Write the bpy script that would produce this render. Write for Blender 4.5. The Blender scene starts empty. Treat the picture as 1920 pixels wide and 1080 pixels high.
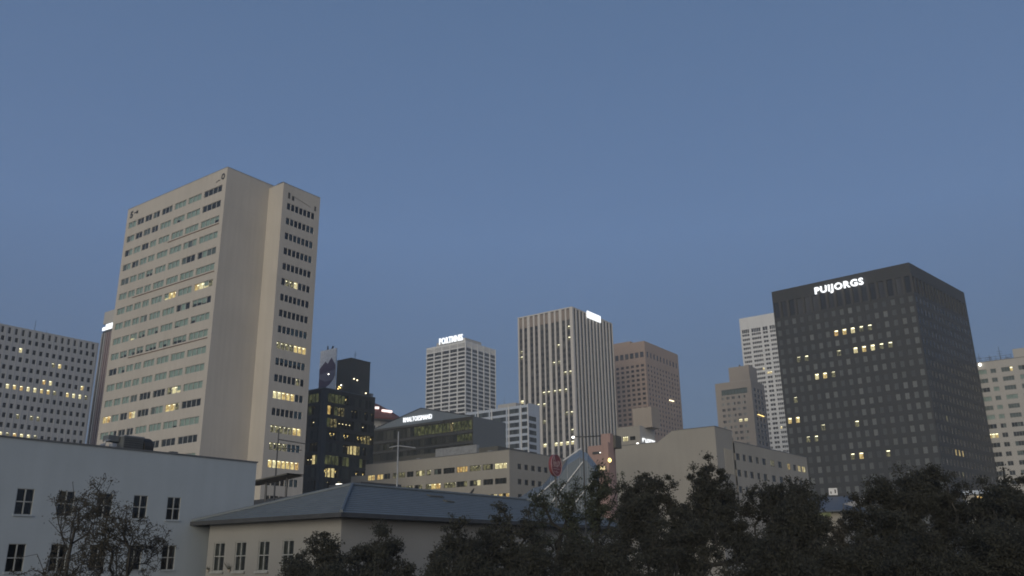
import bpy, bmesh, math, random
import numpy as np
from mathutils import Vector, Matrix

scene = bpy.context.scene
col = scene.collection
R = math.radians

# ------------------------------------------------------------------ camera
CAM_Z = 6.0
cam_d = bpy.data.cameras.new('camera')
cam = bpy.data.objects.new('camera', cam_d); col.objects.link(cam)
cam_d.sensor_width = 36.0
cam_d.lens = 36.0 * 1600.0 / 1920.0
cam_d.clip_end = 20000.0
cam_d.clip_start = 0.5
cam.location = (0, 0, CAM_Z)
cam.matrix_world = (Matrix.Translation((0, 0, CAM_Z)) @ Matrix.Rotation(R(90 + 17.9), 4, 'X')
                    @ Matrix.Rotation(R(-0.754), 4, 'Z'))
scene.camera = cam

# ------------------------------------------------------------------ sky, sun, exposure
SUN_AZ = math.atan2(-0.22, -0.97)       # the sun has just set behind the viewer's back
world = bpy.data.worlds.new('World'); scene.world = world
world.use_nodes = True
wn = world.node_tree.nodes; wl = world.node_tree.links
wn.clear()
w_out = wn.new('ShaderNodeOutputWorld'); w_bg = wn.new('ShaderNodeBackground')
w_sky = wn.new('ShaderNodeTexSky'); w_sky.sky_type = 'NISHITA'; w_sky.sun_disc = False
w_sky.sun_elevation = R(5.0); w_sky.sun_rotation = SUN_AZ
w_sky.air_density = 1.0; w_sky.dust_density = 1.0; w_sky.ozone_density = 3.0
w_bg.inputs['Strength'].default_value = 0.033
w_bg2 = wn.new('ShaderNodeBackground')          # even twilight veil of scattered light, mauve-grey towards the horizon
w_tc = wn.new('ShaderNodeTexCoord'); w_sep = wn.new('ShaderNodeSeparateXYZ'); w_rp = wn.new('ShaderNodeValToRGB')
wl.new(w_tc.outputs['Generated'], w_sep.inputs[0]); wl.new(w_sep.outputs['Z'], w_rp.inputs['Fac'])
for i_, (p_, c_) in enumerate(((0.0, (0.068, 0.100, 0.185)), (0.22, (0.080, 0.122, 0.230)), (0.36, (0.104, 0.166, 0.310)), (0.62, (0.082, 0.138, 0.255)), (1.0, (0.070, 0.118, 0.215)))):
    e_ = w_rp.color_ramp.elements[i_] if i_ < 2 else w_rp.color_ramp.elements.new(p_)
    e_.position = p_; e_.color = (c_[0], c_[1], c_[2], 1.0)
wl.new(w_rp.outputs['Color'], w_bg2.inputs['Color'])
w_add = wn.new('ShaderNodeAddShader')
wl.new(w_sky.outputs[0], w_bg.inputs['Color']); wl.new(w_bg.outputs[0], w_add.inputs[0]); wl.new(w_bg2.outputs[0], w_add.inputs[1])
wl.new(w_add.outputs[0], w_out.inputs['Surface'])

sun_d = bpy.data.lights.new('sun', 'SUN'); sun = bpy.data.objects.new('sun', sun_d); col.objects.link(sun)
sun_d.energy = 2.45; sun_d.angle = R(45); sun_d.color = (1.0, 0.90, 0.72)
sdir = Vector((math.sin(SUN_AZ) * math.cos(R(7)), math.cos(SUN_AZ) * math.cos(R(7)), math.sin(R(7))))
sun.rotation_euler = sdir.to_track_quat('Z', 'Y').to_euler()
sun.location = (0, 0, 300)

scene.view_settings.view_transform = 'Standard'
scene.view_settings.look = 'None'
scene.view_settings.exposure = 0.0
scene.view_settings.gamma = 1.0
scene.view_settings.use_curve_mapping = False
scene.cycles.use_denoising = True
scene.cycles.filter_width = 1.8
scene.cycles.max_bounces = 6
scene.cycles.transparent_max_bounces = 12

HAZE = 0.00035

# ------------------------------------------------------------------ helpers
def tag(o, label=None, cat=None, group=None, kind=None):
    if label: o['label'] = label
    if cat: o['category'] = cat
    if group: o['group'] = group
    if kind: o['kind'] = kind
    return o

def thing(name, loc, rz, label, cat, group=None):
    o = bpy.data.objects.new(name, None); o.empty_display_size = 1.0
    col.objects.link(o); o.location = loc; o.rotation_euler = (0, 0, rz)
    return tag(o, label, cat, group)

class MB:
    """collects faces and builds them as one mesh object"""
    def __init__(s): s.v = []; s.f = []; s.m = []; s.mats = []
    def mi(s, m):
        if m not in s.mats: s.mats.append(m)
        return s.mats.index(m)
    def poly(s, pts, m):
        n = len(s.v); s.v.extend([tuple(p) for p in pts]); s.f.append(tuple(range(n, n + len(pts)))); s.m.append(s.mi(m))
    def box(s, a, b, m, T=None):
        x0, y0, z0 = a; x1, y1, z1 = b
        P = [(x0,y0,z0),(x1,y0,z0),(x1,y1,z0),(x0,y1,z0),(x0,y0,z1),(x1,y0,z1),(x1,y1,z1),(x0,y1,z1)]
        if T is not None: P = [tuple(T @ Vector(p)) for p in P]
        n = len(s.v); s.v.extend(P); k = s.mi(m)
        for q in ((0,3,2,1),(4,5,6,7),(0,1,5,4),(1,2,6,5),(2,3,7,6),(3,0,4,7)):
            s.f.append(tuple(n + i for i in q)); s.m.append(k)
    def prism(s, pts, z0, z1, m, mtop=None):
        """footprint points counter-clockwise"""
        n = len(s.v); k = s.mi(m); N = len(pts); kt = s.mi(mtop or m)
        s.v.extend([(p[0], p[1], z0) for p in pts] + [(p[0], p[1], z1) for p in pts])
        for i in range(N):
            j = (i + 1) % N
            s.f.append((n+i, n+j, n+N+j, n+N+i)); s.m.append(k)
        s.f.append(tuple(n + N + i for i in range(N))); s.m.append(kt)
        s.f.append(tuple(n + N - 1 - i for i in range(N))); s.m.append(k)
    def tube(s, p, q, r0, r1, m, n=6):
        p = Vector(p); q = Vector(q); d = (q - p)
        if d.length < 1e-6: return
        a = d.normalized().orthogonal().normalized(); b = d.normalized().cross(a)
        base = len(s.v); k = s.mi(m)
        for c, r in ((p, r0), (q, r1)):
            for i in range(n):
                t = 2 * math.pi * i / n
                s.v.append(tuple(c + a * (math.cos(t) * r) + b * (math.sin(t) * r)))
        for i in range(n):
            j = (i + 1) % n
            s.f.append((base+i, base+j, base+n+j, base+n+i)); s.m.append(k)
        s.f.append(tuple(base + n - 1 - i for i in range(n))); s.m.append(k)
        s.f.append(tuple(base + n + i for i in range(n))); s.m.append(k)
    def lathe(s, prof, m, n=24, c=(0, 0)):
        base = len(s.v); k = s.mi(m); L = len(prof)
        for r, z in prof:
            for i in range(n):
                t = 2 * math.pi * i / n
                s.v.append((c[0] + r * math.cos(t), c[1] + r * math.sin(t), z))
        for a in range(L - 1):
            for i in range(n):
                j = (i + 1) % n
                s.f.append((base+a*n+i, base+a*n+j, base+(a+1)*n+j, base+(a+1)*n+i)); s.m.append(k)
    def mesh(s, name):
        me = bpy.data.meshes.new(name)
        me.from_pydata(s.v, [], s.f)
        for m in s.mats: me.materials.append(m)
        me.polygons.foreach_set('material_index', s.m)
        me.update()
        return me
    def build(s, name, parent=None, loc=(0, 0, 0), rz=0.0, kind=None, label=None):
        return place(s.mesh(name), name, parent, loc, rz, kind, label)

def place(me, name, parent=None, loc=(0, 0, 0), rz=0.0, kind=None, label=None):
    o = bpy.data.objects.new(name, me); col.objects.link(o)
    o.parent = parent; o.location = loc; o.rotation_euler = (0, 0, rz)
    if kind: o['kind'] = kind
    if label: o['label'] = label
    return o

# ------------------------------------------------------------------ materials
def new_mat(name):
    m = bpy.data.materials.new(name); m.use_nodes = True
    nt = m.node_tree; nt.nodes.clear()
    out = nt.nodes.new('ShaderNodeOutputMaterial')
    return m, nt, out

def rgba(c): return (c[0], c[1], c[2], 1.0)

def ramp(nt, fac, stops):
    r = nt.nodes.new('ShaderNodeValToRGB'); el = r.color_ramp.elements
    while len(el) > 1: el.remove(el[-1])
    el[0].position = stops[0][0]; el[0].color = rgba(stops[0][1])
    for p, c in stops[1:]:
        e = el.new(p); e.color = rgba(c)
    nt.links.new(fac, r.inputs['Fac']); return r.outputs['Color']

def wall_mat(name, c, rough=0.85, var=0.14, scale=0.12, streak=0.5, bump=0.15, grain=3.0, spec=0.3):
    """painted or cast wall: blotches, rain streaks and a fine grain"""
    m, nt, out = new_mat(name); N = nt.nodes; L = nt.links
    b = N.new('ShaderNodeBsdfPrincipled'); L.new(b.outputs[0], out.inputs['Surface'])
    tc = N.new('ShaderNodeTexCoord')
    n1 = N.new('ShaderNodeTexNoise'); n1.inputs['Scale'].default_value = scale; n1.inputs['Detail'].default_value = 6
    L.new(tc.outputs['Object'], n1.inputs['Vector'])
    mp = N.new('ShaderNodeMapping'); mp.inputs['Scale'].default_value = (1.0, 1.0, 0.06)
    L.new(tc.outputs['Object'], mp.inputs['Vector'])
    n2 = N.new('ShaderNodeTexNoise'); n2.inputs['Scale'].default_value = 1.1; n2.inputs['Detail'].default_value = 5
    L.new(mp.outputs[0], n2.inputs['Vector'])
    n3 = N.new('ShaderNodeTexNoise'); n3.inputs['Scale'].default_value = grain; n3.inputs['Detail'].default_value = 4
    L.new(tc.outputs['Object'], n3.inputs['Vector'])
    def mul(a, k):
        q = N.new('ShaderNodeMath'); q.operation = 'MULTIPLY_ADD'; L.new(a, q.inputs[0])
        q.inputs[1].default_value = k; q.inputs[2].default_value = -0.5 * k; return q.outputs[0]
    s1 = N.new('ShaderNodeMath'); s1.operation = 'ADD'; L.new(mul(n1.outputs['Fac'], var * 2.2), s1.inputs[0]); L.new(mul(n2.outputs['Fac'], var * 2.2 * streak), s1.inputs[1])
    s2 = N.new('ShaderNodeMath'); s2.operation = 'ADD'; L.new(s1.outputs[0], s2.inputs[0]); L.new(mul(n3.outputs['Fac'], var * 0.8), s2.inputs[1])
    s3 = N.new('ShaderNodeMath'); s3.operation = 'ADD'; L.new(s2.outputs[0], s3.inputs[0]); s3.inputs[1].default_value = 1.0
    mx = N.new('ShaderNodeVectorMath'); mx.operation = 'SCALE'
    mx.inputs[0].default_value = c[:3]; L.new(s3.outputs[0], mx.inputs['Scale'])
    L.new(mx.outputs[0], b.inputs['Base Color'])
    b.inputs['Roughness'].default_value = rough
    b.inputs['Specular IOR Level'].default_value = spec
    bp = N.new('ShaderNodeBump'); bp.inputs['Strength'].default_value = bump; bp.inputs['Distance'].default_value = 0.02
    L.new(n3.outputs['Fac'], bp.inputs['Height']); L.new(bp.outputs[0], b.inputs['Normal'])
    return m

def flat_mat(name, c, rough=0.5, metal=0.0, spec=0.5, var=0.08):
    m, nt, out = new_mat(name); N = nt.nodes; L = nt.links
    b = N.new('ShaderNodeBsdfPrincipled'); L.new(b.outputs[0], out.inputs['Surface'])
    tc = N.new('ShaderNodeTexCoord'); n1 = N.new('ShaderNodeTexNoise'); n1.inputs['Scale'].default_value = 1.7
    n1.inputs['Detail'].default_value = 5
    L.new(tc.outputs['Object'], n1.inputs['Vector'])
    lo = tuple(x * (1 - 2 * var) for x in c); hi = tuple(x * (1 + 2 * var) for x in c)
    L.new(ramp(nt, n1.outputs['Fac'], [(0.3, lo), (0.7, hi)]), b.inputs['Base Color'])
    b.inputs['Roughness'].default_value = rough; b.inputs['Metallic'].default_value = metal
    b.inputs['Specular IOR Level'].default_value = spec
    return m

def glass_mat(name, tint=(0.75, 0.82, 0.82), refl=1.0):
    """clear pane: fresnel mirror over a slightly tinted transparent sheet"""
    m, nt, out = new_mat(name); N = nt.nodes; L = nt.links
    t = N.new('ShaderNodeBsdfTransparent'); t.inputs[0].default_value = rgba(tint)
    g = N.new('ShaderNodeBsdfGlossy'); g.inputs['Roughness'].default_value = 0.06; g.inputs[0].default_value = (refl, refl, refl, 1)
    f = N.new('ShaderNodeFresnel'); f.inputs[0].default_value = 1.5
    mx = N.new('ShaderNodeMixShader'); L.new(f.outputs[0], mx.inputs[0]); L.new(t.outputs[0], mx.inputs[1]); L.new(g.outputs[0], mx.inputs[2])
    L.new(mx.outputs[0], out.inputs['Surface']); return m

def pane_mat(name, stops, rough=0.12, spec=0.5, bump=0.0):
    """far pane: what shows behind it differs from pane to pane"""
    m, nt, out = new_mat(name); N = nt.nodes; L = nt.links
    b = N.new('ShaderNodeBsdfPrincipled'); L.new(b.outputs[0], out.inputs['Surface'])
    oi = N.new('ShaderNodeObjectInfo'); ge = N.new('ShaderNodeNewGeometry')
    a = N.new('ShaderNodeMath'); a.operation = 'ADD'; L.new(oi.outputs['Random'], a.inputs[0]); L.new(ge.outputs['Random Per Island'], a.inputs[1])
    fr = N.new('ShaderNodeMath'); fr.operation = 'FRACT'; L.new(a.outputs[0], fr.inputs[0])
    L.new(ramp(nt, fr.outputs[0], stops), b.inputs['Base Color'])
    b.inputs['Roughness'].default_value = rough; b.inputs['Specular IOR Level'].default_value = spec
    return m

def lit_mat(name, c0, c1, e, scale=1.3, seedshift=True):
    """inside of a lit room: uneven light on walls and furniture"""
    m, nt, out = new_mat(name); N = nt.nodes; L = nt.links
    em = N.new('ShaderNodeEmission'); L.new(em.outputs[0], out.inputs['Surface'])
    tc = N.new('ShaderNodeTexCoord'); oi = N.new('ShaderNodeObjectInfo')
    ad = N.new('ShaderNodeVectorMath'); ad.operation = 'ADD'
    L.new(tc.outputs['Object'], ad.inputs[0])
    sc = N.new('ShaderNodeMath'); sc.operation = 'MULTIPLY'; sc.inputs[1].default_value = 57.0; L.new(oi.outputs['Random'], sc.inputs[0])
    L.new(sc.outputs[0], ad.inputs[1])
    n = N.new('ShaderNodeTexNoise'); n.inputs['Scale'].default_value = scale; n.inputs['Detail'].default_value = 4; n.inputs['Roughness'].default_value = 0.65
    L.new(ad.outputs[0], n.inputs['Vector'])
    L.new(ramp(nt, n.outputs['Fac'], [(0.40, c0), (0.64, c1)]), em.inputs['Color'])
    em.inputs['Strength'].default_value = e
    return m

def emit_mat(name, c, e):
    m, nt, out = new_mat(name); em = nt.nodes.new('ShaderNodeEmission')
    em.inputs['Color'].default_value = rgba(c); em.inputs['Strength'].default_value = e
    nt.links.new(em.outputs[0], out.inputs['Surface']); return m

M = {}
M['cream'] = wall_mat('cream_concrete', (0.46, 0.43, 0.385), var=0.12, scale=0.09, streak=0.8)
M['near_wall'] = wall_mat('painted_stucco', (0.34, 0.38, 0.41), var=0.10, scale=0.30, grain=9, streak=0.8)
M['low_wall'] = wall_mat('beige_stucco', (0.265, 0.262, 0.25), var=0.09, scale=0.35, grain=9)
M['soffit'] = wall_mat('soffit_boards', (0.22, 0.19, 0.15), var=0.1)
M['coping'] = flat_mat('metal_coping', (0.12, 0.125, 0.13), 0.5)
M['slate'] = wall_mat('slate_course', (0.125, 0.145, 0.158), rough=0.6, var=0.14, scale=0.9, grain=6, streak=1.0, bump=0.3, spec=0.35)
M['grid_conc'] = wall_mat('grey_concrete_panel', (0.40, 0.405, 0.41), var=0.08)
M['white_conc'] = wall_mat('white_precast', (0.64, 0.64, 0.63), var=0.05)
M['pier'] = wall_mat('pale_stone_pier', (0.56, 0.53, 0.49), var=0.05)
M['brownpanel'] = wall_mat('brown_louver_panel', (0.26, 0.215, 0.18), var=0.15)
M['spandrel'] = wall_mat('grey_spandrel', (0.085, 0.08, 0.075), var=0.15)
M['brown'] = wall_mat('brown_granite', (0.34, 0.255, 0.205), var=0.10)
M['tan'] = wall_mat('tan_brick_mass', (0.34, 0.30, 0.26), var=0.12)
M['beige'] = wall_mat('beige_render', (0.30, 0.285, 0.255), var=0.13)
M['pink'] = wall_mat('dusty_pink_render', (0.34, 0.235, 0.21), var=0.10)
M['pale'] = wall_mat('pale_grey_render', (0.42, 0.41, 0.39), var=0.08)
M['bluewhite'] = wall_mat('blue_white_panel', (0.45, 0.50, 0.57), var=0.06)
M['black_stone'] = wall_mat('dark_granite', (0.040, 0.042, 0.043), rough=0.65, var=0.15, spec=0.35)
M['black_fin'] = wall_mat('dark_metal_fin', (0.060, 0.058, 0.056), rough=0.65, var=0.12, spec=0.3)
M['darkmetal'] = flat_mat('dark_painted_metal', (0.05, 0.052, 0.055), 0.5)
M['gunmetal'] = wall_mat('grey_metal_cladding', (0.10, 0.10, 0.09), rough=0.7, var=0.10, spec=0.2)
M['slabgrey'] = wall_mat('bronze_grey_spandrel', (0.072, 0.068, 0.056), rough=0.75, var=0.12, spec=0.2)
M['greymetal'] = flat_mat('grey_metal', (0.30, 0.31, 0.32), 0.45, 0.3)
M['steel'] = flat_mat('galvanised_steel', (0.36, 0.37, 0.38), 0.45, 0.5)
M['frame_white'] = flat_mat('white_window_frame', (0.50, 0.50, 0.48), 0.5)
M['frame_dark'] = flat_mat('dark_window_frame', (0.06, 0.06, 0.06), 0.45)
M['frame_alu'] = flat_mat('aluminium_frame', (0.30, 0.31, 0.30), 0.5)
M['roofing'] = wall_mat('flat_roofing', (0.16, 0.16, 0.16), var=0.2)
M['glass'] = glass_mat('window_glass')
M['glass_smoke'] = glass_mat('smoked_glass', (0.62, 0.62, 0.52), 0.22)
M['room_dark'] = flat_mat('dark_room', (0.035, 0.035, 0.037), 0.9)
M['blind'] = wall_mat('pale_green_blind', (0.42, 0.485, 0.455), var=0.12, scale=0.8, bump=0.0)
M['blind_grey'] = wall_mat('grey_blind', (0.20, 0.215, 0.21), var=0.10, scale=0.8, bump=0.0)
M['lit_warm'] = lit_mat('lit_room_warm', (0.42, 0.25, 0.09), (1.0, 0.74, 0.30), 1.25)
M['lit_amber'] = lit_mat('lit_room_amber', (0.30, 0.16, 0.05), (0.98, 0.60, 0.22), 1.15)
M['lit_cream'] = lit_mat('lit_room_cream', (0.55, 0.42, 0.22), (1.0, 0.84, 0.46), 1.3)
M['lit_dim'] = lit_mat('dim_lit_room', (0.015, 0.015, 0.012), (0.50, 0.42, 0.22), 0.75, scale=1.6)
M['lit_olive'] = lit_mat('olive_lit_curtain', (0.035, 0.04, 0.025), (0.20, 0.21, 0.10), 0.8, scale=0.7)
M['tube'] = emit_mat('ceiling_tube_light', (1.0, 0.86, 0.56), 4.0)
M['sign_white'] = emit_mat('backlit_sign_face', (0.95, 0.98, 1.0), 1.6)
M['lamp_white'] = emit_mat('lit_lamp', (1.0, 0.95, 0.85), 4.0)
M['lamp_amber'] = emit_mat('lit_amber_lamp', (1.0, 0.72, 0.25), 3.0)
M['pane_grid'] = pane_mat('dark_pane', [(0.0, (0.02, 0.022, 0.024)), (0.6, (0.035, 0.037, 0.04)), (0.9, (0.07, 0.07, 0.07))])
M['pane_tower'] = pane_mat('tower_pane', [(0.0, (0.012, 0.014, 0.016)), (0.6, (0.028, 0.031, 0.034)), (0.88, (0.06, 0.063, 0.06)), (1.0, (0.12, 0.12, 0.11))], spec=0.3)
M['pane_black'] = pane_mat('smoked_pane', [(0.0, (0.060, 0.066, 0.066)), (0.5, (0.095, 0.104, 0.102)), (1.0, (0.16, 0.17, 0.165))], rough=0.3, spec=0.4)
M['pane_blue'] = pane_mat('blue_grey_pane', [(0.0, (0.03, 0.037, 0.044)), (0.6, (0.05, 0.063, 0.072)), (1.0, (0.09, 0.11, 0.11))], rough=0.2, spec=0.35)
M['pane_tan'] = pane_mat('mixed_curtained_pane', [(0.0, (0.06, 0.06, 0.06)), (0.35, (0.14, 0.14, 0.135)), (0.7, (0.26, 0.27, 0.26)), (1.0, (0.36, 0.36, 0.33))])
M['pane_curtain'] = pane_mat('smoked_curtain_wall_pane', [(0.0, (0.032, 0.034, 0.026)), (0.6, (0.058, 0.059, 0.047)), (1.0, (0.095, 0.095, 0.074))], rough=0.4, spec=0.15)

# ------------------------------------------------------------------ windows
def room(mb, x0, x1, z0, z1, y, mat, T, depth=1.6, tubes=2, rnd=random, tw=0.09):
    """lit room behind an opening: back, sides, ceiling, floor and tube lights"""
    y1 = y + depth
    def q(*p): mb.poly([tuple(T @ Vector(a)) for a in p], mat)
    q((x0,y1,z0),(x1,y1,z0),(x1,y1,z1),(x0,y1,z1))
    q((x0,y,z0),(x0,y1,z0),(x0,y1,z1),(x0,y,z1))
    q((x1,y1,z0),(x1,y,z0),(x1,y,z1),(x1,y1,z1))
    q((x0,y1,z1),(x1,y1,z1),(x1,y,z1),(x0,y,z1))
    q((x0,y,z0),(x1,y,z0),(x1,y1,z0),(x0,y1,z0))
    for i in range(tubes):
        yy = y + depth * (i + 0.55) / (tubes + 0.2)
        mb.box((x0 + 0.08 * (x1 - x0), yy, z1 - 0.05 - tw), (x1 - 0.05 * (x1 - x0), yy + 0.14, z1 - 0.05), M['tube'], T)

def win_geo(mb, w, h, n, kinds, st, T, seed=0):
    """n panes side by side; kinds: one letter per pane
       d dark, b blind, g grey blind, h half blind, w/a/c lit, t tubes only, m dim, o olive curtain, f far pane"""
    rec = st.get('rec', 0.18); fw = st.get('fw', 0.07); fr = M[st.get('frame', 'frame_white')]
    rnd = random.Random(seed)
    y0, y1 = rec - 0.05, rec + 0.04
    if st.get('border', True):
        mb.box((0, y0, 0), (w, y1, fw), fr, T); mb.box((0, y0, h - fw), (w, y1, h), fr, T)
        mb.box((0, y0, fw), (fw, y1, h - fw), fr, T); mb.box((w - fw, y0, fw), (w, y1, h - fw), fr, T)
    mw = st.get('mw', 0.09)
    for i in range(1, n):
        x = w * i / n
        mb.box((x - mw / 2, y0 - 0.01, fw), (x + mw / 2, y1, h - fw), fr, T)
    if st.get('hbar'):
        for k in range(n):
            xa = w * k / n + (fw if k == 0 else mw / 2); xb = w * (k + 1) / n - (fw if k == n - 1 else mw / 2)
            zb = h * st['hbar']; mb.box((xa, y0 + 0.005, zb - mw / 2), (xb, y1 - 0.003, zb + mw / 2), fr, T)
    def q(x0, x1, z0, z1, y, m): mb.poly([tuple(T @ Vector(p)) for p in ((x0,y,z0),(x1,y,z0),(x1,y,z1),(x0,y,z1))], m)
    for k in range(n):
        K = kinds[k % len(kinds)]
        if K == 'd' and 'dpane' in st: K = 'f'
        x0 = w * k / n + 0.01; x1 = w * (k + 1) / n - 0.01
        if K == 'f':
            q(x0, x1, 0.01, h - 0.01, rec, M[st.get('dpane', st.get('pane', 'pane_tower'))]); continue
        q(x0, x1, 0.01, h - 0.01, rec, M[st.get('gl', 'glass')])
        bk = rec + 0.13
        if K == 'd': q(x0, x1, 0, h, bk + 0.1, M['room_dark'])
        elif K == 'b': q(x0, x1, 0, h, bk, M['blind'])
        elif K == 'g': q(x0, x1, 0, h, bk, M['blind_grey'])
        elif K == 'h':
            z = h * rnd.uniform(0.25, 0.5); q(x0, x1, z, h, bk, M['blind']); q(x0, x1, 0, z, bk + 0.1, M['room_dark'])
        elif K == 'l': # blind drawn over a lit room
            q(x0, x1, h * 0.35, h, bk, M['blind']); q(x0, x1, 0, h * 0.35, bk + 0.05, M['lit_cream'])
        elif K == 'm': room(mb, x0, x1, 0, h, bk, M['lit_dim'], T, st.get('room', 1.4), 1, rnd)
        elif K == 's': # dark room with a few far-off lamps
            q(x0, x1, 0, h, bk + 2.2, M['room_dark'])
            q(x0, x1, h - 0.01, h - 0.01, bk, M['room_dark'])
            for _ in range(rnd.choice((1, 2, 2, 3))):
                xx = rnd.uniform(x0, x1 - 0.35); zz = rnd.uniform(0.35, 0.92) * h; yy = bk + rnd.uniform(0.3, 2.0)
                mb.box((xx, yy, zz), (xx + rnd.uniform(0.15, 0.5), yy + 0.2, zz + rnd.uniform(0.06, 0.16)), M[rnd.choice(('tube', 'lamp_amber', 'tube', 'lit_cream'))], T)
        elif K == 'o': q(x0, x1, 0, h, bk, M['lit_olive'])
        elif K == 't': # ceiling tubes above a dim room
            room(mb, x0, x1, 0, h, bk, M['lit_dim'], T, st.get('room', 1.6), 1, rnd, st.get('tw', 0.09))
        else:
            mat = {'w': M['lit_warm'], 'a': M['lit_amber'], 'c': M['lit_cream']}[K]
            room(mb, x0, x1, 0, h, bk, mat, T, st.get('room', 1.6), st.get('tubes', 2), rnd, st.get('tw', 0.09))

_wcache = {}
def win_mesh(w, h, n, kinds, st, seed=0):
    key = (round(w, 2), round(h, 2), n, kinds, tuple(sorted(st.items())), seed)
    if key not in _wcache:
        mb = MB(); win_geo(mb, w, h, n, kinds, st, Matrix.Identity(4), seed)
        _wcache[key] = mb.mesh('window')
    return _wcache[key]

class Building:
    """root empty at the near corner; local X runs along the left face towards the corner, local Y up the right face"""
    def __init__(s, name, x, y, g, label, group=None, cat='building'):
        s.root = thing(name, (x, y, 0), R(g), label, cat, group)
        s.wall = MB(); s.wins = []; s.g = g; s.xy = (x, y)
    def face(s, ox, oy, ang, length, z0, z1, mat, ops=(), depth=0.25, reveal=None):
        """wall face from (ox,oy) in local direction ang (deg), outward is to the right of travel; ops are openings
           (s0, s1, za, zb, npanes, kinds, style)"""
        a = R(ang); dx, dy = math.cos(a), math.sin(a); nx, ny = -dy, dx   # n points inward
        P = lambda t, y, z: (ox + dx * t + nx * y, oy + dy * t + ny * y, z)
        mat_r = reveal or mat
        zs = sorted({z0, z1} | {o[2] for o in ops} | {o[3] for o in ops})
        zs = [z for z in zs if z0 - 1e-6 <= z <= z1 + 1e-6]
        mb = s.wall
        for za, zb in zip(zs[:-1], zs[1:]):
            zm = (za + zb) / 2
            iv = sorted((max(0, o[0]), min(length, o[1])) for o in ops if o[2] < zm < o[3])
            t = 0.0
            for p, q in iv:
                if p > t + 1e-4: mb.poly([P(t,0,za), P(p,0,za), P(p,0,zb), P(t,0,zb)], mat)
                t = max(t, q)
            if t < length - 1e-4: mb.poly([P(t,0,za), P(length,0,za), P(length,0,zb), P(t,0,zb)], mat)
        for o in ops:
            p, q, za, zb = o[:4]; d = depth + 0.35
            mb.poly([P(p,0,za), P(q,0,za), P(q,d,za), P(p,d,za)], mat_r)
            mb.poly([P(p,d,zb), P(q,d,zb), P(q,0,zb), P(p,0,zb)], mat_r)
            mb.poly([P(p,0,za), P(p,d,za), P(p,d,zb), P(p,0,zb)], mat_r)
            mb.poly([P(q,d,za), P(q,0,za), P(q,0,zb), P(q,d,zb)], mat_r)
            if len(o) > 4 and o[4]:
                s.wins.append((P(p, 0, za), a, q - p, zb - za, o[4], o[5], o[6] if len(o) > 6 else {}))
    def mass(s, pts, z0, z1, mat, mtop=None):
        s.wall.prism(pts, z0, z1, mat, mtop or M['roofing'])
    def finish(s, wname='window', limit=300, name='wall', stuff=False):
        s.wall.build(name, s.root)
        g = R(s.g)
        def dist(w):
            p = w[0]; X = s.xy[0] + p[0] * math.cos(g) - p[1] * math.sin(g); Y = s.xy[1] + p[0] * math.sin(g) + p[1] * math.cos(g)
            return (math.hypot(X, Y) / (w[2] * w[3]) ** 0.5)
        s.wins.sort(key=dist)
        rest = MB()
        for i, (p, a, w, h, n, kinds, st) in enumerate(s.wins):
            seed = i % 3
            if i < limit and not stuff:
                place(win_mesh(w, h, n, kinds, st, seed), wname, s.root, p, a)
            else:
                win_geo(rest, w, h, n, kinds, st, Matrix.Translation(p) @ Matrix.Rotation(a, 4, 'Z'), seed)
        if rest.v: rest.build(wname, s.root, kind='stuff')

def text_mesh(body, w, h, depth, mat, bold=0.0, spacing=1.0):
    cu = bpy.data.curves.new('lettering', 'FONT'); cu.body = body; cu.extrude = 0.5; cu.offset = bold
    cu.space_character = spacing; cu.resolution_u = 3
    ob = bpy.data.objects.new('lettering', cu); col.objects.link(ob)
    dg = bpy.context.evaluated_depsgraph_get()
    me = bpy.data.meshes.new_from_object(ob.evaluated_get(dg))
    col.objects.unlink(ob); bpy.data.objects.remove(ob)
    co = np.array([v.co[:] for v in me.vertices]); mn = co.min(0); mx = co.max(0); sc = (mx - mn)
    # x -> width, y -> up (z), z -> depth (y)
    for v, c in zip(me.vertices, co):
        v.co = ((c[0] - mn[0]) / sc[0] * w, -(c[2] - mn[2]) / max(sc[2], 1e-6) * depth, (c[1] - mn[1]) / sc[1] * h)
    me.materials.clear(); me.materials.append(mat); me.update()
    return me

def rect_rail(mb, x0, x1, y0, y1, z0, z1, t, mat):
    """a parapet or coping ring round a rectangle"""
    mb.box((x0, y0, z0), (x1, y0 + t, z1), mat); mb.box((x0, y1 - t, z0), (x1, y1, z1), mat)
    mb.box((x0, y0 + t, z0), (x0 + t, y1 - t, z1), mat); mb.box((x1 - t, y0 + t, z0), (x1, y1 - t, z1), mat)

GRID = -35.7
rng = random.Random(7)

M['gable'] = wall_mat('pale_grey_metal', (0.225, 0.255, 0.275), rough=0.7, var=0.06, spec=0.2)
M['gable_side'] = wall_mat('mid_grey_metal', (0.155, 0.170, 0.178), rough=0.7, var=0.06, spec=0.2)

# ------------------------------------------------------------------ haze
hz = bpy.data.materials.new('evening_haze'); hz.use_nodes = True; hz.node_tree.nodes.clear()
h_o = hz.node_tree.nodes.new('ShaderNodeOutputMaterial'); h_v = hz.node_tree.nodes.new('ShaderNodeVolumePrincipled')
h_v.inputs['Color'].default_value = (0.9, 0.93, 0.95, 1); h_v.inputs['Density'].default_value = HAZE
hz.node_tree.links.new(h_v.outputs[0], h_o.inputs['Volume'])
hb = MB(); hb.box((-1500, -150, -1), (1500, 1500, 260), hz)
ho = hb.build('haze'); ho['kind'] = 'stuff'

# ------------------------------------------------------------------ ground
gm = MB(); gm.poly([(-6000, -3000, 0), (6000, -3000, 0), (6000, 9000, 0), (-6000, 9000, 0)], wall_mat('asphalt', (0.05, 0.05, 0.052), var=0.2))
gd = gm.build('ground'); gd['kind'] = 'structure'

def pick(s, n): return ''.join(rng.choice(s) for _ in range(n))

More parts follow.
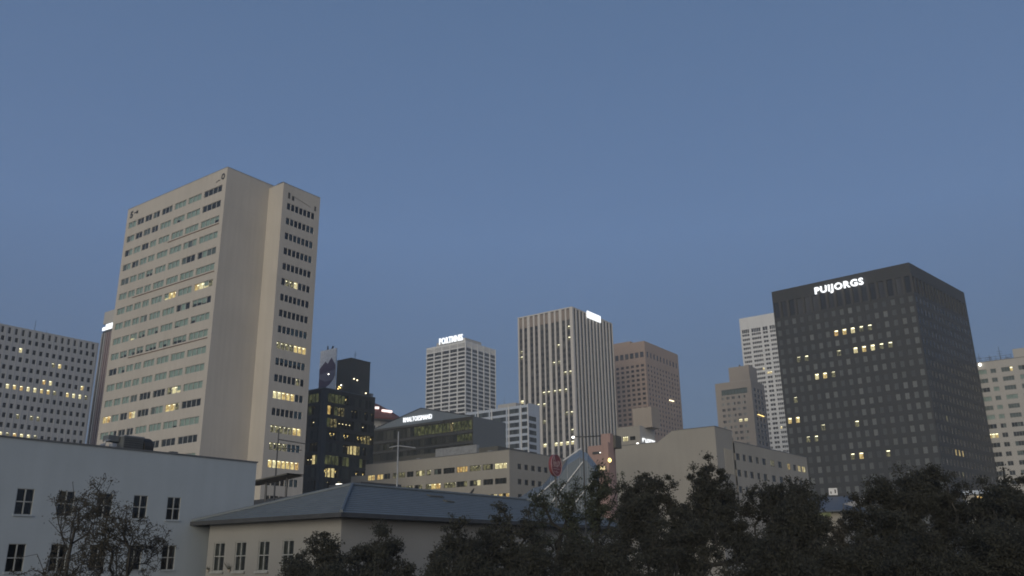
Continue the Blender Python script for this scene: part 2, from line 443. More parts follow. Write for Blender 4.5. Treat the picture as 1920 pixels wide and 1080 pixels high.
def rail_roof(b, x0, x1, y0, y1, z, t=0.25, up=0.12, mat='coping'):
    """thin metal coping on top of the parapet, a touch proud of the wall"""
    mb = MB(); rect_rail(mb, x0 - 0.06, x1 + 0.06, y0 - 0.06, y1 + 0.06, z, z + up, t, M[mat])
    mb.build('coping', b.root)

def flat_roof(b, pts, z, mat='roofing'):
    mb = MB(); mb.poly([(p[0], p[1], z) for p in pts], M[mat]); mb.build('roof', b.root)

def antenna(b, x, y, z, h, arms=0):
    mb = MB(); mb.tube((x, y, z - 0.4), (x, y, z + h), 0.09, 0.05, M['darkmetal'], 5)
    for i in range(arms):
        zz = z + h * (0.55 + 0.3 * i / max(1, arms)); mb.tube((x - 0.7, y, zz), (x + 0.7, y, zz), 0.05, 0.05, M['darkmetal'], 4)
    mb.build('antenna', b.root)

# ================================================================== tall cream slab tower (left)
b = Building('office_tower', -65.2, 178.5, GRID, 'tall cream concrete slab tower with long window bands, tallest on the left', None)
groups = [(-39.9,-36.4,2), (-35.9,-32.9,2), (-32.4,-29.4,2), (-28.9,-26.1,2), (-25.2,-20.8,3), (-19.9,-15.2,3), (-14.4,-9.2,3), (-8.3,-1.4,4)]
rowsA = [
 ['bb','dd','dd','gd','ddg','bbb','bbb','dddd'],
 ['gb','dd','gg','dd','bbb','bhb','bbb','dddd'],
 ['db','bb','dd','bb','bbb','bbb','bbb','bbbh'],
 ['gb','dg','bb','bb','bbb','bbb','bgb','bbbb'],
 ['gg','bb','bb','hh','bbb','bbb','gdd','dbgg'],
 ['bb','bb','bb','bb','bbb','bbb','bbb','bbbb'],
 ['bb','bb','bb','bb','bbb','lww','bbb','wclt'],
 ['bb','bb','bb','bg','bbb','bbb','dbd','hhhd'],
 ['bb','bb','lb','hh','bbh','bbb','hbb','hbbb'],
 ['bb','hh','bh','hh','hhh','bhb','hhh','bbbb'],
 ['dd','bh','bb','bb','bbb','bbb','bbb','bbbb'],
 ['bb','bb','bb','bb','bbb','bbb','bbb','bbbb'],
 ['bb','db','bb','dd','ddg','ddd','bhb','bbbb'],
 ['bb','bb','bb','gg','ddd','ddd','tcl','bbbb'],
 ['wa','bb','dd','ac','ddd','gbb','wwm','dddd'],
 ['bb','bd','dd','dd','bbb','bbb','bbh','bbbb'],
 ['dd','dd','dd','dd','ddd','ddd','ddd','dddd'],
]
stA = dict(rec=0.16, fw=0.07, mw=0.10)
rows = list(range(0, 17))
ops = []
for i in rows:
    zt = 89.9 - 3.815 * i
    kinds = rowsA[i] if i < 15 else rowsA[i]
    if i == 16: continue
    src = rowsA[i if i < 12 else i + 1] if i + 1 < 17 or i < 12 else rowsA[16]
    for gi, (a, c, n) in enumerate(groups):
        ops.append((41 + a, 41 + c, zt - 1.62, zt, n, src[gi], stA))
for i in range(16, 19):
    zt = 89.9 - 3.815 * i
    for a, c, n in groups: ops.append((41 + a, 41 + c, zt - 1.62, zt, n, pick('bd', n), stA))
b.face(-41, 0, 0, 41, 0, 93.9, M['cream'], ops, 0.2)
b.face(0, 0, 90, 12, 0, 93.9, M['cream'])
b.face(0, 12, 90, 11.4, 90, 93.9, M['cream'])
b.face(0, 23.4, 180, 41, 0, 93.9, M['cream'])
b.face(-41, 23.4, 270, 23.4, 0, 93.9, M['cream'])
b.face(0, 12, 0, 5.3, 0, 92.9, M['cream'])
wingrows = ['ddddddd','ggdddgb','dgggggb','ddddggb','ddddddd','dmtcgdd','ddddgdd','ddddddd','gggbbbb','ttmtwww','hhhhhhb',
            'gggddtd','ccwwwgg','dddddbb','tttttww','ttmtbbb','wcwwwwa','ddddbbb','ddddddd']
stW = dict(rec=0.10, fw=0.035)
ops = []
for i, rr in enumerate(wingrows):
    zt = 88.2 - 3.76 * i
    for k in range(7): ops.append((1.42 + 1.235 * k, 1.42 + 1.235 * k + 1.10, zt - 1.66, zt, 1, rr[k], stW))
b.face(5.3, 12, 90, 11.4, 0, 92.9, M['cream'], ops, 0.18)
b.face(5.3, 23.4, 180, 5.3, 0, 92.9, M['cream'])
b.finish()
flat_roof(b, [(-41,0),(0,0),(0,23.4),(-41,23.4)], 93.2); flat_roof(b, [(0,12),(5.3,12),(5.3,23.4),(0,23.4)], 92.2)
rail_roof(b, -41, 0, 0, 23.4, 93.9, 0.3, 0.1, 'greymetal')
mb = MB(); mb.box((0.1, 11.95, 92.9), (5.35, 12.25, 93.0), M['greymetal']); mb.box((5.1, 12.25, 92.9), (5.35, 23.4, 93.0), M['greymetal']); mb.build('coping', b.root)
for z in (24, 39.2, 54.4, 69.6, 84.8):
    mb = MB(); mb.box((0.002, 0.05, z), (0.012, 11.95, z + 0.10), M['pale']); mb.build('wall_joint', b.root)
for i, (sa, sb) in ((2, (-21.0, -1.2)), (5, (-33.5, -1.2)), (9, (-32.0, -1.3))):
    z = 89.9 - 3.815 * i - 2.15
    mb = MB(); mb.box((sa, -0.12, z), (sb, -0.002, z + 0.16), flat_mat('rust_brown_ledge_%d' % i, (0.13, 0.08, 0.065), 0.7)); mb.build('ledge', b.root)
for t, x, z, w, h in (('5', -39.6, 91.0, 1.3, 1.9), ('~u', -37.8, 91.7, 1.7, 0.8), ('O', -2.0, 91.1, 1.3, 1.6), ('.-', -3.9, 91.0, 1.4, 0.4)):
    place(text_mesh(t, w, h, 0.08, M['darkmetal'], 0.05), 'lettering', b.root, (x, -0.003, z), 0)
for s0, w, z0, z1 in ((1.5, 0.55, 89.4, 90.9), (2.7, 0.6, 89.3, 90.4), (9.7, 0.45, 88.9, 90.1)):
    mb = MB(); mb.box((5.302, 12 + s0, z0), (5.36, 12 + s0 + w, z1), M['darkmetal'])
    for k in range(4): mb.box((5.36, 12 + s0 + .04, z0 + .1 + (z1 - z0) * k / 4), (5.39, 12 + s0 + w - .04, z0 + .2 + (z1 - z0) * k / 4), M['slabgrey'])
    mb.build('louver', b.root)
mb = MB(); mb.tube((5.34, 15.2, 90.4), (5.34, 20.5, 89.4), 0.04, 0.04, M['darkmetal'], 4); mb.build('cable', b.root)
antenna(b, -3.0, 8.0, 93.9, 0.5); antenna(b, 1.5, 13, 93, 0.8, 1)
mb = MB(); mb.box((2.6, 12.2, 93.0), (4.8, 13.4, 93.35), M['darkmetal']); mb.build('roof_hatch', b.root)

# ================================================================== far left gridded building
b = Building('office_building', -185.3, 296.9, GRID, 'wide grey concrete office block with small square windows at the left edge')
stF = dict(rec=0.16, fw=0.05, border=True, frame='frame_dark')
F0 = -16.0
litF = {(2,3):'c', (3,8):'t', (3,9):'w', (5,7):'a', (5,8):'c', (5,13):'w',
        (14,11):'c', (14,12):'w'}
for k in range(2, 15):
    if k not in (10,): litF[(6, k)] = 'twcwaccwwtmwcc'[k % 14]
for k in (4, 6, 7): litF[(9, k)] = 't'
for k in (0, 2, 3, 4, 5, 6, 7): litF[(11, k)] = 'tmcmaccm'[k]
ops = []
for c in range(-6, 15):
    s = 16.0 + 2.3 + 2.42 * c - 1.55
    if s > 52.3: continue
    ops.append((s, s + 0.95, 88.0, 90.3, 1, 'f', dict(rec=0.25, border=False, pane='pane_grid')))
    for r_ in range(1, 19):
        zt = 90.35 - 3.42 * r_ + 0.0
        kd = litF.get((r_ , c), 'd')
        s2 = s + (0.35 if r_ % 2 else 0.0)
        ops.append((s2, s2 + 1.16, zt - 1.75, zt, 1, kd, stF))
zt0 = 91.0
b.face(0, F0, 90, 37.3 + 16.0, 0, zt0, M['grid_conc'], ops, 0.3)
b.face(0, 37.3, 180, 22, 0, zt0, M['grid_conc']); b.face(-22, 37.3, 270, 53.3, 0, zt0, M['grid_conc']); b.face(-22, F0, 0, 22, 0, zt0, M['grid_conc'])
b.finish()
flat_roof(b, [(-22,F0),(0,F0),(0,37.3),(-22,37.3)], zt0 - 0.5)
for c in range(-6, 15):     # proud ribs between the window columns, one per bay
    s = -16 + 16.0 + 2.3 + 2.42 * c - 1.55
    if s + 1.9 < 37.3:
        mb = MB(); mb.box((0.002, s + 1.72, 30), (0.10, s + 1.95, zt0 + 0.1), M['grid_conc']); mb.build('rib', b.root)
antenna(b, -3, 13.5, 91.2, 4.5, 1); antenna(b, -3, 18.0, 91.2, 1.5)

# ================================================================== striped tower between
b = Building('tower', -180.0, 372.0, GRID, 'narrow dark striped tower with lit white sign behind the cream slab tower')
b.mass([(-9.5,0),(6,0),(6,20),(-9.5,20)], 0, 109.5, M['black_stone'])
b.mass([(-9.5,-0.4),(6,-0.4),(6,20.4),(-9.5,20.4)], 112.8, 118.6, M['pale'])
b.mass([(-8.9,0.8),(5.4,0.8),(5.4,19),(-8.9,19)], 109.5, 112.8, M['black_fin'])
b.finish()
for i, x in enumerate((-9.5, -7.3, -5.6, -3.9, -2.2, -0.5, 1.2)):
    mb = MB(); mb.box((x, -0.45, 0), (x + (0.75 if i else 0.5), -0.002, 108.4), flat_mat('stripe_fin_%d' % i, ((0.34,0.34,0.34),(0.27,0.21,0.21))[i in (2,3,4)], 0.6)); mb.build('fin', b.root)
mb = MB(); mb.box((-9.3, -0.6, 109.7), (-1.0, -0.3, 111.2), M['sign_white']); mb.box((-6.6, -0.6, 111.2), (-0.9, -0.3, 112.3), M['sign_white']); mb.build('lit_sign', b.root)

# ================================================================== dark glass office with penthouse
b = Building('office_building', -57.4, 255.6, GRID, 'dark glass office block with lit rooms and roof box beside cream slab tower')
stG = dict(rec=0.06, fw=0.03, frame='frame_dark', room=2.4, tubes=1, gl='glass_smoke', dpane='pane_curtain')
ops = []
litG = 'ddddddddddgmmt'
GR = ['oooooddddddddd', 'wsosmddssddsdd', 'osmsssssddssdd', 'dssdddsdddssmd', 'dddddsdscmdsdd', 'oooosoodddosdd', 'sscsdddddsdsdd', 'ddddmgddoccsdd', 'dsaasddsssddds', 'ddgosddddddddd']
for fl in range(0, 15):
    zt = 56.2 - 3.72 * fl
    row = GR[fl] if fl < len(GR) else pick('dddds', 14)
    for k in range(14):
        s = 1.7 + 1.43 * k; kd = row[k]
        if kd == 'd' and rng.random() < 0.12: kd = 's'
        ops.append((s, s + 1.38, zt - 2.75, zt, 1, kd, stG))
b.face(0, 0, 90, 21.8, 0, 57.4, M['slabgrey'], ops, 0.08)
ops = []
for fl in range(0, 15):
    zt = 56.2 - 3.72 * fl
    for k in range(9):
        s = 0.3 + 1.43 * k; kd = pick('dddddddsd', 1)
        if fl == 0: kd = pick('oood', 1)
        if fl == 1: kd = pick('osd', 1)
        if fl == 4 and k > 5: kd = 's'
        if fl == 5 and k > 5: kd = 'sco'[k % 3]
        ops.append((s, s + 1.38, zt - 2.75, zt, 1, kd, stG))
b.face(-14, 0, 0, 14, 0, 57.4, M['slabgrey'], ops, 0.08)
b.face(0, 21.8, 180, 14, 0, 57.4, M['slabgrey']); b.face(-14, 21.8, 270, 21.8, 0, 57.4, M['slabgrey'])
b.finish()
flat_roof(b, [(-14,0),(0,0),(0,21.8),(-14,21.8)], 57.0)
mb = MB(); mb.box((-1.0, -0.35, 0), (-0.002, -0.002, 57.0), M['gunmetal']); mb.box((0.002, -0.35, 0), (0.35, 1.5, 57.0), M['gunmetal']); mb.build('corner_pier', b.root)
rail_roof(b, -14, 0, 0, 21.8, 57.4, 0.4, 0.3)
# lower plant box on the roof, then the tall box
mb = MB(); mb.box((-6.4, 10.5, 57.0), (0.0, 19.0, 68.6), M['gunmetal']); mb.build('roof_box', b.root)
mb = MB(); mb.box((-6.5, 10.4, 68.6), (0.1, 19.1, 68.8), M['darkmetal']); mb.build('coping', b.root)
mb = MB(); mb.box((-3.4, 20.2, 57.0), (-0.6, 21.4, 58.9), M['greymetal']); mb.build('roof_box', b.root)
antenna(b, -3.0, 15, 68.8, 3.5, 2)
for x, y, z, m in ((-0.2, 1.6, 62.0, 'lamp_white'), (0.12, 12.0, 62.2, 'tube'), (0.12, 13.4, 62.0, 'tube'), (0.12, 17.4, 58.4, 'tube'), (-4.6, 10.2, 60.0, 'lamp_amber'), (-3.7, 10.2, 60.4, 'lamp_white'), (-5.0, 10.2, 59.4, 'lamp_amber'), (-4.1, 10.2, 59.6, 'lamp_amber')):
    mb = MB(); mb.lathe([(0.0, z - 0.22), (0.2, z - 0.1), (0.2, z + 0.1), (0.0, z + 0.22)], M[m], 8, (x, y)); mb.tube((x, y, z - 0.5), (x, y, z - 0.2), 0.04, 0.04, M['darkmetal'], 4)
    mb.build('roof_lamp', b.root)

# mural board standing on its roof
t = thing('mural_board', (-57.4, 255.6, 0), R(GRID), 'white rooftop board painted with a purple mountain, beside the dark roof box', 'billboard')
mb = MB(); x0, x1, y, z0, z1 = -14.0, -6.5, 10.0, 57.1, 72.9
mb.box((x0, y, z0), (x1, y + 0.4, z1), flat_mat('board_white', (0.78, 0.78, 0.78), 0.6)); mb.build('board', t)
pm = flat_mat('board_purple', (0.13, 0.10, 0.145), 0.7); pg = flat_mat('board_mauve_grey', (0.24, 0.22, 0.26), 0.7); py_ = flat_mat('board_yellow', (0.42, 0.40, 0.22), 0.7)
def bx(s, z): return (x0 + (x1 - x0) * s, y - 0.01, z0 + (z1 - z0) * z)
mb = MB()
mb.poly([bx(0,.62),bx(.2,.70),bx(.36,.76),bx(.5,.70),bx(.72,.82),bx(1,.65),bx(1,.56),bx(0,.50)], pm)
mb.poly([bx(0,.50),bx(1,.56),bx(1,.44),bx(.8,.34),bx(.4,.34),bx(0,.42)], pg)
mb.poly([bx(0,.42),bx(.4,.34),bx(.8,.34),bx(1,.44),bx(.9,.36),bx(.7,.27),bx(.4,.20),bx(0,.16)], pm)
mb.build('painted_mountain', t)
place(text_mesh('WEI', 3.6, 1.9, 0.06, py_), 'lettering', t, (x0 + 3.3, y - 0.01, z0 + 0.5), 0)
mb = MB(); mb.tube((x0 + 3.2, y + .2, z1), (x0 + 3.2, y + .2, z1 + 1.3), 0.25, 0.2, M['darkmetal'], 6); mb.tube((x0 + 5.2, y + .2, z1), (x0 + 5.8, y + .2, z1 + 0.9), 0.2, 0.3, M['darkmetal'], 6); mb.build('floodlight', t)

# ================================================================== gabled glass building
b = Building('office_building', -14.8, 309.6, GRID, 'dark glass office building with a grey gabled top carrying a lit white sign')
stH = dict(rec=0.10, fw=0.04, frame='frame_dark', room=2.4, tubes=1, gl='glass_smoke', dpane='pane_curtain')
ops = []
W = 50.4
for r_, (zt, zb) in enumerate(((56.0, 52.55), (51.1, 48.55), (47.3, 44.6), (43.4, 40.7), (39.5, 36.8), (35.6, 32.9))):
    n = 28; wv = (W - 0.8) / n
    for k in range(n):
        s = 0.4 + wv * k; f = s / W
        if r_ == 0: kd = 'd' if f < 0.42 else ('o' if rng.random() < .85 else 'm')
        elif r_ == 1: kd = ('d' if rng.random() < .8 else 'g') if f < 0.84 else pick('ooc', 1)
        elif r_ == 2: kd = pick('dddddg', 1) if f < .88 else pick('gd', 1)
        elif r_ == 3: kd = 's' if .25 < f < .36 or (.44 < f < .62 and rng.random() < .7) else 'd'
        elif r_ == 4: kd = 's' if .02 < f < .12 and rng.random() < .8 else 'd'
        else: kd = 'd'
        ops.append((s, s + wv - 0.06, zb, zt, 1, kd, stH))
b.face(-W, 0, 0, W, 0, 57.2, M['slabgrey'], ops, 0.15)
b.face(0, 0, 90, 20, 0, 57.2, M['gable_side']); b.face(0, 20, 180, W, 0, 57.2, M['gunmetal']); b.face(-W, 20, 270, 20, 0, 57.2, M['gunmetal'])
b.finish('glass_panel')
pz = 62.9
mb = MB(); A = [(-W, -0.2, 57.2), (0, -0.2, 57.2), (-W / 2, -0.2, pz)]; Bk = [(p[0], 20.2, p[2]) for p in A]
mb.poly(A, M['gable']); mb.poly(Bk[::-1], M['gable']); mb.poly([A[2], A[1], Bk[1], Bk[2]], M['gable']); mb.poly([A[0], A[2], Bk[2], Bk[0]], M['gable']); mb.poly([A[1], A[0], Bk[0], Bk[1]], M['gable'])
mb.build('gable', b.root)
mb = MB()
for p, q in ((A[0], A[2]), (A[2], A[1])): mb.tube((p[0], p[1] - 0.1, p[2] + 0.1), (q[0], q[1] - 0.1, q[2] + 0.1), 0.14, 0.14, M['darkmetal'], 5)
mb.build('gable_trim', b.root)
mb = MB(); mb.box((-W - 0.3, -0.5, 56.35), (-14, -0.2, 57.1), M['gunmetal']); mb.build('cornice', b.root)
for zb in (51.4, 47.5, 43.6):
    mb = MB(); mb.box((-W - 0.1, -0.3, zb), (0.1, -0.002, zb + 0.75), M['gunmetal']); mb.build('sill_band', b.root)
sg = place(text_mesh('RMALTOESMAND', 14.5, 1.8, 0.25, M['sign_white'], 0.0, 1.1), 'lit_lettering', b.root, (-34.0, -0.25, 58.35), 0)
antenna(b, -33, 8, 61, 3.5); antenna(b, -28, 8, 62, 2)

# ================================================================== white grid tower with lit sign
b = Building('office_tower', -39.7, 698.9, GRID, 'white gridded high-rise with a lit rooftop sign behind the gabled building')
stS = dict(rec=0.5, fw=0.12, mw=0.35, border=False, frame='white_dummy')
M['white_dummy'] = M['greymetal']
def grid_face(ox, oy, ang, length, ks):
    ops = []
    bw = length / 5
    for r_ in range(18):
        zt = 180.0 if r_ == 0 else 176.3 - 3.43 * (r_ - 1) + 0.0
        zb = 177.3 if r_ == 0 else zt - 2.2
        for k in range(5):
            ops.append((bw * k + 0.55, bw * (k + 1) - 0.55, zb, zt, 4, 'f', dict(rec=0.25, fw=0.1, mw=0.14, border=False, frame='slabgrey', pane=ks)))
    for k in range(5):
        for j in range(6):
            s = bw * k + 0.7 + (bw - 1.1) * j / 6; ops.append((s, s + 0.62, 180.9, 184.0, 1, 'f', dict(rec=0.5, border=False, pane=ks)))
    b.face(ox, oy, ang, length, 0, 185.6, M['white_conc'], ops, 0.3)
grid_face(-43.6, 0, 0, 43.6, 'pane_tower'); grid_face(0, 0, 90, 41.9, 'pane_blue')
b.face(0, 41.9, 180, 43.6, 0, 185.6, M['white_conc']); b.face(-43.6, 41.9, 270, 41.9, 0, 185.6, M['white_conc'])
b.finish()
flat_roof(b, [(-43.6,0),(0,0),(0,41.9),(-43.6,41.9)], 185.0)
for k in range(6):
    x = -43.6 + 43.6 * k / 5; mb = MB(); mb.box((x - (0.5 if k else 0.0), -0.3, 0), (x + (0.5 if k < 5 else 0.0), -0.002, 185.7), M['white_conc']); mb.build('pier', b.root)
    y = 41.9 * k / 5; mb = MB(); mb.box((0.002, y - (0.5 if k else 0.3), 0), (0.3, y + (0.5 if k < 5 else 0), 185.7), M['white_conc']); mb.build('pier', b.root)
mb = MB(); mb.box((-34, 2, 185.0), (-2, 24, 189.0), M['pale']); mb.build('penthouse', b.root)
place(text_mesh('PORTMNIS', 26.0, 5.6, 0.8, M['sign_white'], 0.02, 1.08), 'lit_lettering', b.root, (-29.4, 0.6, 186.6), 0)
mb = MB()
for k in range(9): mb.tube((-29.0 + 3.1 * k, 0.9, 185.4), (-29.0 + 3.1 * k, 0.9, 186.8), 0.12, 0.12, M['darkmetal'], 4)
mb.box((-29.6, 0.75, 186.2), (-3.2, 1.05, 186.5), M['darkmetal']); mb.build('sign_frame', b.root)

# ================================================================== blue-white banded building
b = Building('office_building', 7.6, 438.3, GRID, 'pale blue office building with dark ribbon windows left of the ribbed tower')
stB = dict(rec=0.15, fw=0.05, border=False, mw=0.07, frame='slabgrey', pane='pane_blue')
ops = []
bays = [(0.3, 8.2), (8.9, 17.6), (18.4, 28.9), (29.8, 37.3), (38.3, 43.2)]
for r_ in range(0, 16):
    zt = 82.9 - 3.62 * r_
    for i, (s0, s1) in enumerate(bays):
        kd = 'f'
        if r_ in (4, 5) and i == 2: kd = 'o'
        if r_ == 3 and i == 2: kd = 'b'
        ops.append((s0 - 2.0 + 0, s1 - 2.0, zt - 2.35, zt, 6 if i != 4 else 4, kd, stB))
b.face(-41.3, 0, 0, 41.3, 0, 84.3, M['bluewhite'], [(max(0.2, o[0]),) + o[1:] for o in ops], 0.2)
ops = [(0.5, 7.2, 78.4 - 3.62 * r_ - 2.35, 78.4 - 3.62 * r_, 5, 'f', stB) for r_ in range(15)]
b.face(0, 0, 90, 10.2, 0, 85.0, M['bluewhite'], ops, 0.2)
b.face(0, 10.2, 180, 41.3, 0, 84.3, M['bluewhite']); b.face(-41.3, 10.2, 270, 10.2, 0, 84.3, M['bluewhite'])
b.finish('ribbon_window')
flat_roof(b, [(-41.3,0),(0,0),(0,10.2),(-41.3,10.2)], 83.8)
for x in (-32.8, -23.6, -12.4, -4.5, -0.2):
    mb = MB(); mb.box((x - 0.28, -0.45, 0), (x + 0.28, -0.002, 84.5), M['white_conc']); mb.build('pier', b.root)
mb = MB(); mb.box((-22, 3, 83.8), (-10, 8, 86.8), M['pale']); mb.build('penthouse', b.root)
for x in (-26, -19, -9): antenna(b, x, 5, 84, 7 if x == -19 else 4, 1)

# ================================================================== ribbed tower in the middle
b = Building('office_tower', 40.8, 558.5, GRID, 'tall tower with pale vertical piers and a blank lit sign board near its top')
glL = [(-44.1,-41.3),(-40.0,-37.3),(-35.1,-32.2),(-30.9,-28.2),(-26.3,-23.3),(-22.3,-19.5),(-17.3,-14.6),(-13.3,-10.6),(-8.45,-5.7),(-4.5,-1.85)]
stT = dict(rec=0.7, border=False, frame='slabgrey', pane='pane_tower')
litT = {(1,9):'t',(3,9):'t',(4,7):'t',(4,0):'m',(5,0):'t',(7,6):'t',(7,7):'m',(9,8):'t',(9,9):'t',(12,5):'t',(12,4):'t',(12,6):'t',(12,7):'t',(12,8):'t',(13,0):'c',(14,2):'t',(14,3):'t',(14,4):'t',
        (16,9):'t',(16,8):'m',(17,4):'m',(19,9):'t',(21,4):'c',(21,6):'c',(21,7):'c',(21,8):'c',(21,9):'c'}
ops = []
for k, (a, c) in enumerate(glL):
    for r_ in range(0, 27):
        zt = 163.6 - 3.9 * r_
        kd = litT.get((r_, k), 'f'); ops.append((45.2 + a, 45.2 + c, zt - 2.3, zt, 1, kd, dict(rec=0.2, tw=0.35, border=False, frame='slabgrey', pane='pane_tower')))
def ribbed(ox, oy, ang, length, ops, glass):
    b.face(ox, oy, ang, length, 0, 172.2, M['spandrel'], ops, 0.2)
ribbed(-45.2, 0, 0, 45.2, ops, glL)
NR = 12; pr = 54.6 / NR
ops = []
for k in range(NR):
    for r_ in range(0, 27):
        zt = 163.6 - 3.9 * r_; ops.append((1.2 + pr * k, 1.2 + pr * k + 2.7, zt - 3.3, zt, 1, 'f', dict(rec=0.12, border=False, frame='slabgrey', pane='pane_blue')))
ribbed(0, 0, 90, 54.6, ops, None)
b.face(0, 54.6, 180, 45.2, 0, 172.2, M['spandrel']); b.face(-45.2, 54.6, 270, 54.6, 0, 172.2, M['spandrel'])
b.finish()
flat_roof(b, [(-45.2,0),(0,0),(0,54.6),(-45.2,54.6)], 171.6)
edges = [-45.2] + [e for g_ in glL for e in g_] + [0.0]
for i in range(0, len(edges), 2):
    mb = MB(); mb.box((edges[i], -0.6, 0), (edges[i + 1] if i < len(edges) - 2 else 0.4, -0.002, 171.6), M['pier']); mb.build('pier', b.root)
for k, (a, c) in enumerate(glL):
    mb = MB(); mb.box((a + .02, -0.25, 163.9), (c - .02, -0.002, 171.0), M['brownpanel']); mb.build('louver_panel', b.root)
for k in range(NR + 1):
    y0 = -0.6 if k == 0 else pr * k - 0.6; y1 = 1.2 if k == 0 else min(54.6, pr * k + 0.9)
    mb = MB(); mb.box((0.002 if k else 0.402, y0 if k else -0.6, 0), (0.45, y1, 171.6), M['pier']); mb.build('pier', b.root)
mb = MB(); rect_rail(mb, -45.3, 0.5, -0.65, 54.7, 171.6, 172.4, 0.8, M['pier']); mb.build('coping', b.root)
mb = MB(); mb.box((1.0, 17.6, 168.6), (1.6, 36.0, 173.4), M['sign_white']); mb.build('lit_sign_board', b.root)
mb = MB(); mb.box((-24, 8, 171.6), (-3, 30, 174.0), M['pale']); mb.build('penthouse', b.root)
for y in (40, 44): antenna(b, -2, y, 172, 3, 1)

# ================================================================== brown tower
b = Building('office_tower', 103.4, 651.8, GRID, 'brown stone tower with tall top openings and small square windows')
stR = dict(rec=0.25, border=False, frame='frame_dark', pane='pane_grid', mw=0.15)
ops = []
for k in range(8):
    s = 38 - 1.3 - 3.15 - 4.45 * k; ops.append((s, s + 3.15, 158.7, 163.1, 1, 'f', stR))
    for r_ in range(15):
        zt = 153.2 - 3.72 * r_; s2 = 38 - 1.5 - 2.6 - 4.45 * k; ops.append((s2, s2 + 2.6, zt - 2.0, zt, 1, 'f', stR))
b.face(-38, 0, 0, 38, 0, 171.5, M['brown'], ops, 0.3)
ops = []
for k in range(10): ops.append((3.0 + 5.75 * k, 3.0 + 5.75 * k + 3.2, 159.0, 163.4, 1, 'f', stR))
for k in range(11):
    for r_ in range(15):
        zt = 153.2 - 3.72 * r_; s2 = 3.4 + 5.2 * k; ops.append((s2, s2 + 2.7, zt - 2.0, zt, 1, 'f', stR))
b.face(0, 0, 90, 60.5, 0, 171.5, M['brown'], ops, 0.5)
b.face(0, 60.5, 180, 38, 0, 171.5, M['brown']); b.face(-38, 60.5, 270, 60.5, 0, 171.5, M['brown'])
b.finish()
flat_roof(b, [(-38,0),(0,0),(0,60.5),(-38,60.5)], 171)
mb = MB(); mb.box((-34, 5, 171), (-15, 30, 174.5), M['brown']); mb.build('penthouse', b.root)
mb = MB(); mb.box((0.0, 38, 129.6), (0.4, 46, 130.1), M['tube']); mb.build('strip_light', b.root)

# ================================================================== tan stepped tower
b = Building('apartment_tower', 130.3, 462.0, GRID, 'tan stepped tower with curtained windows and square roof block left of black tower')
ops = []
stN = dict(rec=0.2, fw=0.08, border=False, frame='slabgrey', pane='pane_tan')
for r_ in range(0, 24):
    zt = 92.6 - 3.22 * r_
    for k in range(5):
        s = 20.8 - 17.7 + 3.0 * k
        kd = 'f'
        if (r_, k) == (4, 3) or (r_, k) == (4, 4): kd = 'c'
        ops.append((s, s + 1.9, zt - 1.5, zt, 2, kd, stN))
ops.append((3.4, 18.4, 93.6, 96.6, 8, 'g', dict(rec=0.3, border=False, frame='slabgrey')))
b.face(-20.8, 0, 0, 20.8, 0, 100.6, M['tan'], ops, 0.25)
ops = []
for r_ in range(0, 24):
    zt = 96.8 - 3.22 * r_
    for k in range(3): ops.append((3.6 + 5.2 * k, 3.6 + 5.2 * k + 3.6, zt - 2.0, zt, 3, 'f', dict(rec=0.2, border=False, frame='slabgrey', pane='pane_blue', mw=0.15)))
b.face(0, 0, 90, 20.5, 0, 100.6, M['tan'], ops, 0.25)
b.face(0, 20.5, 180, 20.8, 0, 100.6, M['tan']); b.face(-20.8, 20.5, 270, 20.5, 0, 100.6, M['tan'])
b.finish()
flat_roof(b, [(-20.8,0),(0,0),(0,20.5),(-20.8,20.5)], 100.0)
rail_roof(b, -20.8, 0, 0, 20.5, 100.6, 0.3, 0.15, 'pale')
mb = MB(); mb.box((-13.0, 2.5, 100.0), (-1.2, 14.5, 109.3), M['tan']); mb.build('roof_block', b.root)
mb = MB(); mb.tube((-8, 7, 109.3), (-8, 7, 111.2), 0.5, 0.4, M['darkmetal'], 8); mb.box((-4.5, 6, 109.3), (-2.4, 8, 110.4), M['tan']); mb.build('roof_vent', b.root)
mb = MB(); mb.box((0.02, 5.5, 82.0), (0.4, 15, 82.2), M['lamp_amber']); mb.build('strip_light', b.root, label='warm strip light along one storey')

# ================================================================== white slab tower behind the black one
b = Building('apartment_tower', 215.3, 613.3, GRID, 'white apartment slab with small dark window groups, half hidden behind the black tower')
stQ = dict(rec=0.3, border=False, frame='white_conc', pane='pane_tower', mw=0.3)
ops = []
for r_ in range(0, 34):
    zt = 175.9 if r_ == 0 else 172.2 - 3.47 * (r_ - 1)
    hh = 2.9 if r_ == 0 else 1.75
    for (s0, s1, n) in ((1.3, 6.9, 4), (8.8, 15.9, 5), (17.7, 21.4, 2), (23.2, 28.4, 4), (30.6, 34.0, 2), (36.0, 42.0, 4)):
        kd = 'f'
        if (r_, s0) in ((9, 8.8), ): kd = 'ffffw'
        if (r_, s0) in ((10, 17.7),): kd = 'ww'
        if (r_, s0) == (22, 23.2): kd = 'wfff'
        ops.append((s0, s1, zt - hh, zt, n, kd, stQ))
b.face(-47.6, 0, 0, 47.6, 0, 185.3, M['white_conc'], ops, 0.35)
b.mass([(-47.6,0.02),(-47.58,0.02),(-47.58,18),(-47.6,18)], 0, 185.3, M['white_conc'])
b.face(0, 0, 90, 18, 0, 185.3, M['white_conc']); b.face(0, 18, 180, 47.6, 0, 185.3, M['white_conc'])
b.finish()
flat_roof(b, [(-47.6,0),(0,0),(0,18),(-47.6,18)], 185.0)
mb = MB()
for x in (-41.5, -30.0, -19.0): mb.box((x, -0.06, 176.6), (x + 0.12, -0.002, 185.2), M['greymetal'])
mb.build('panel_joint', b.root)

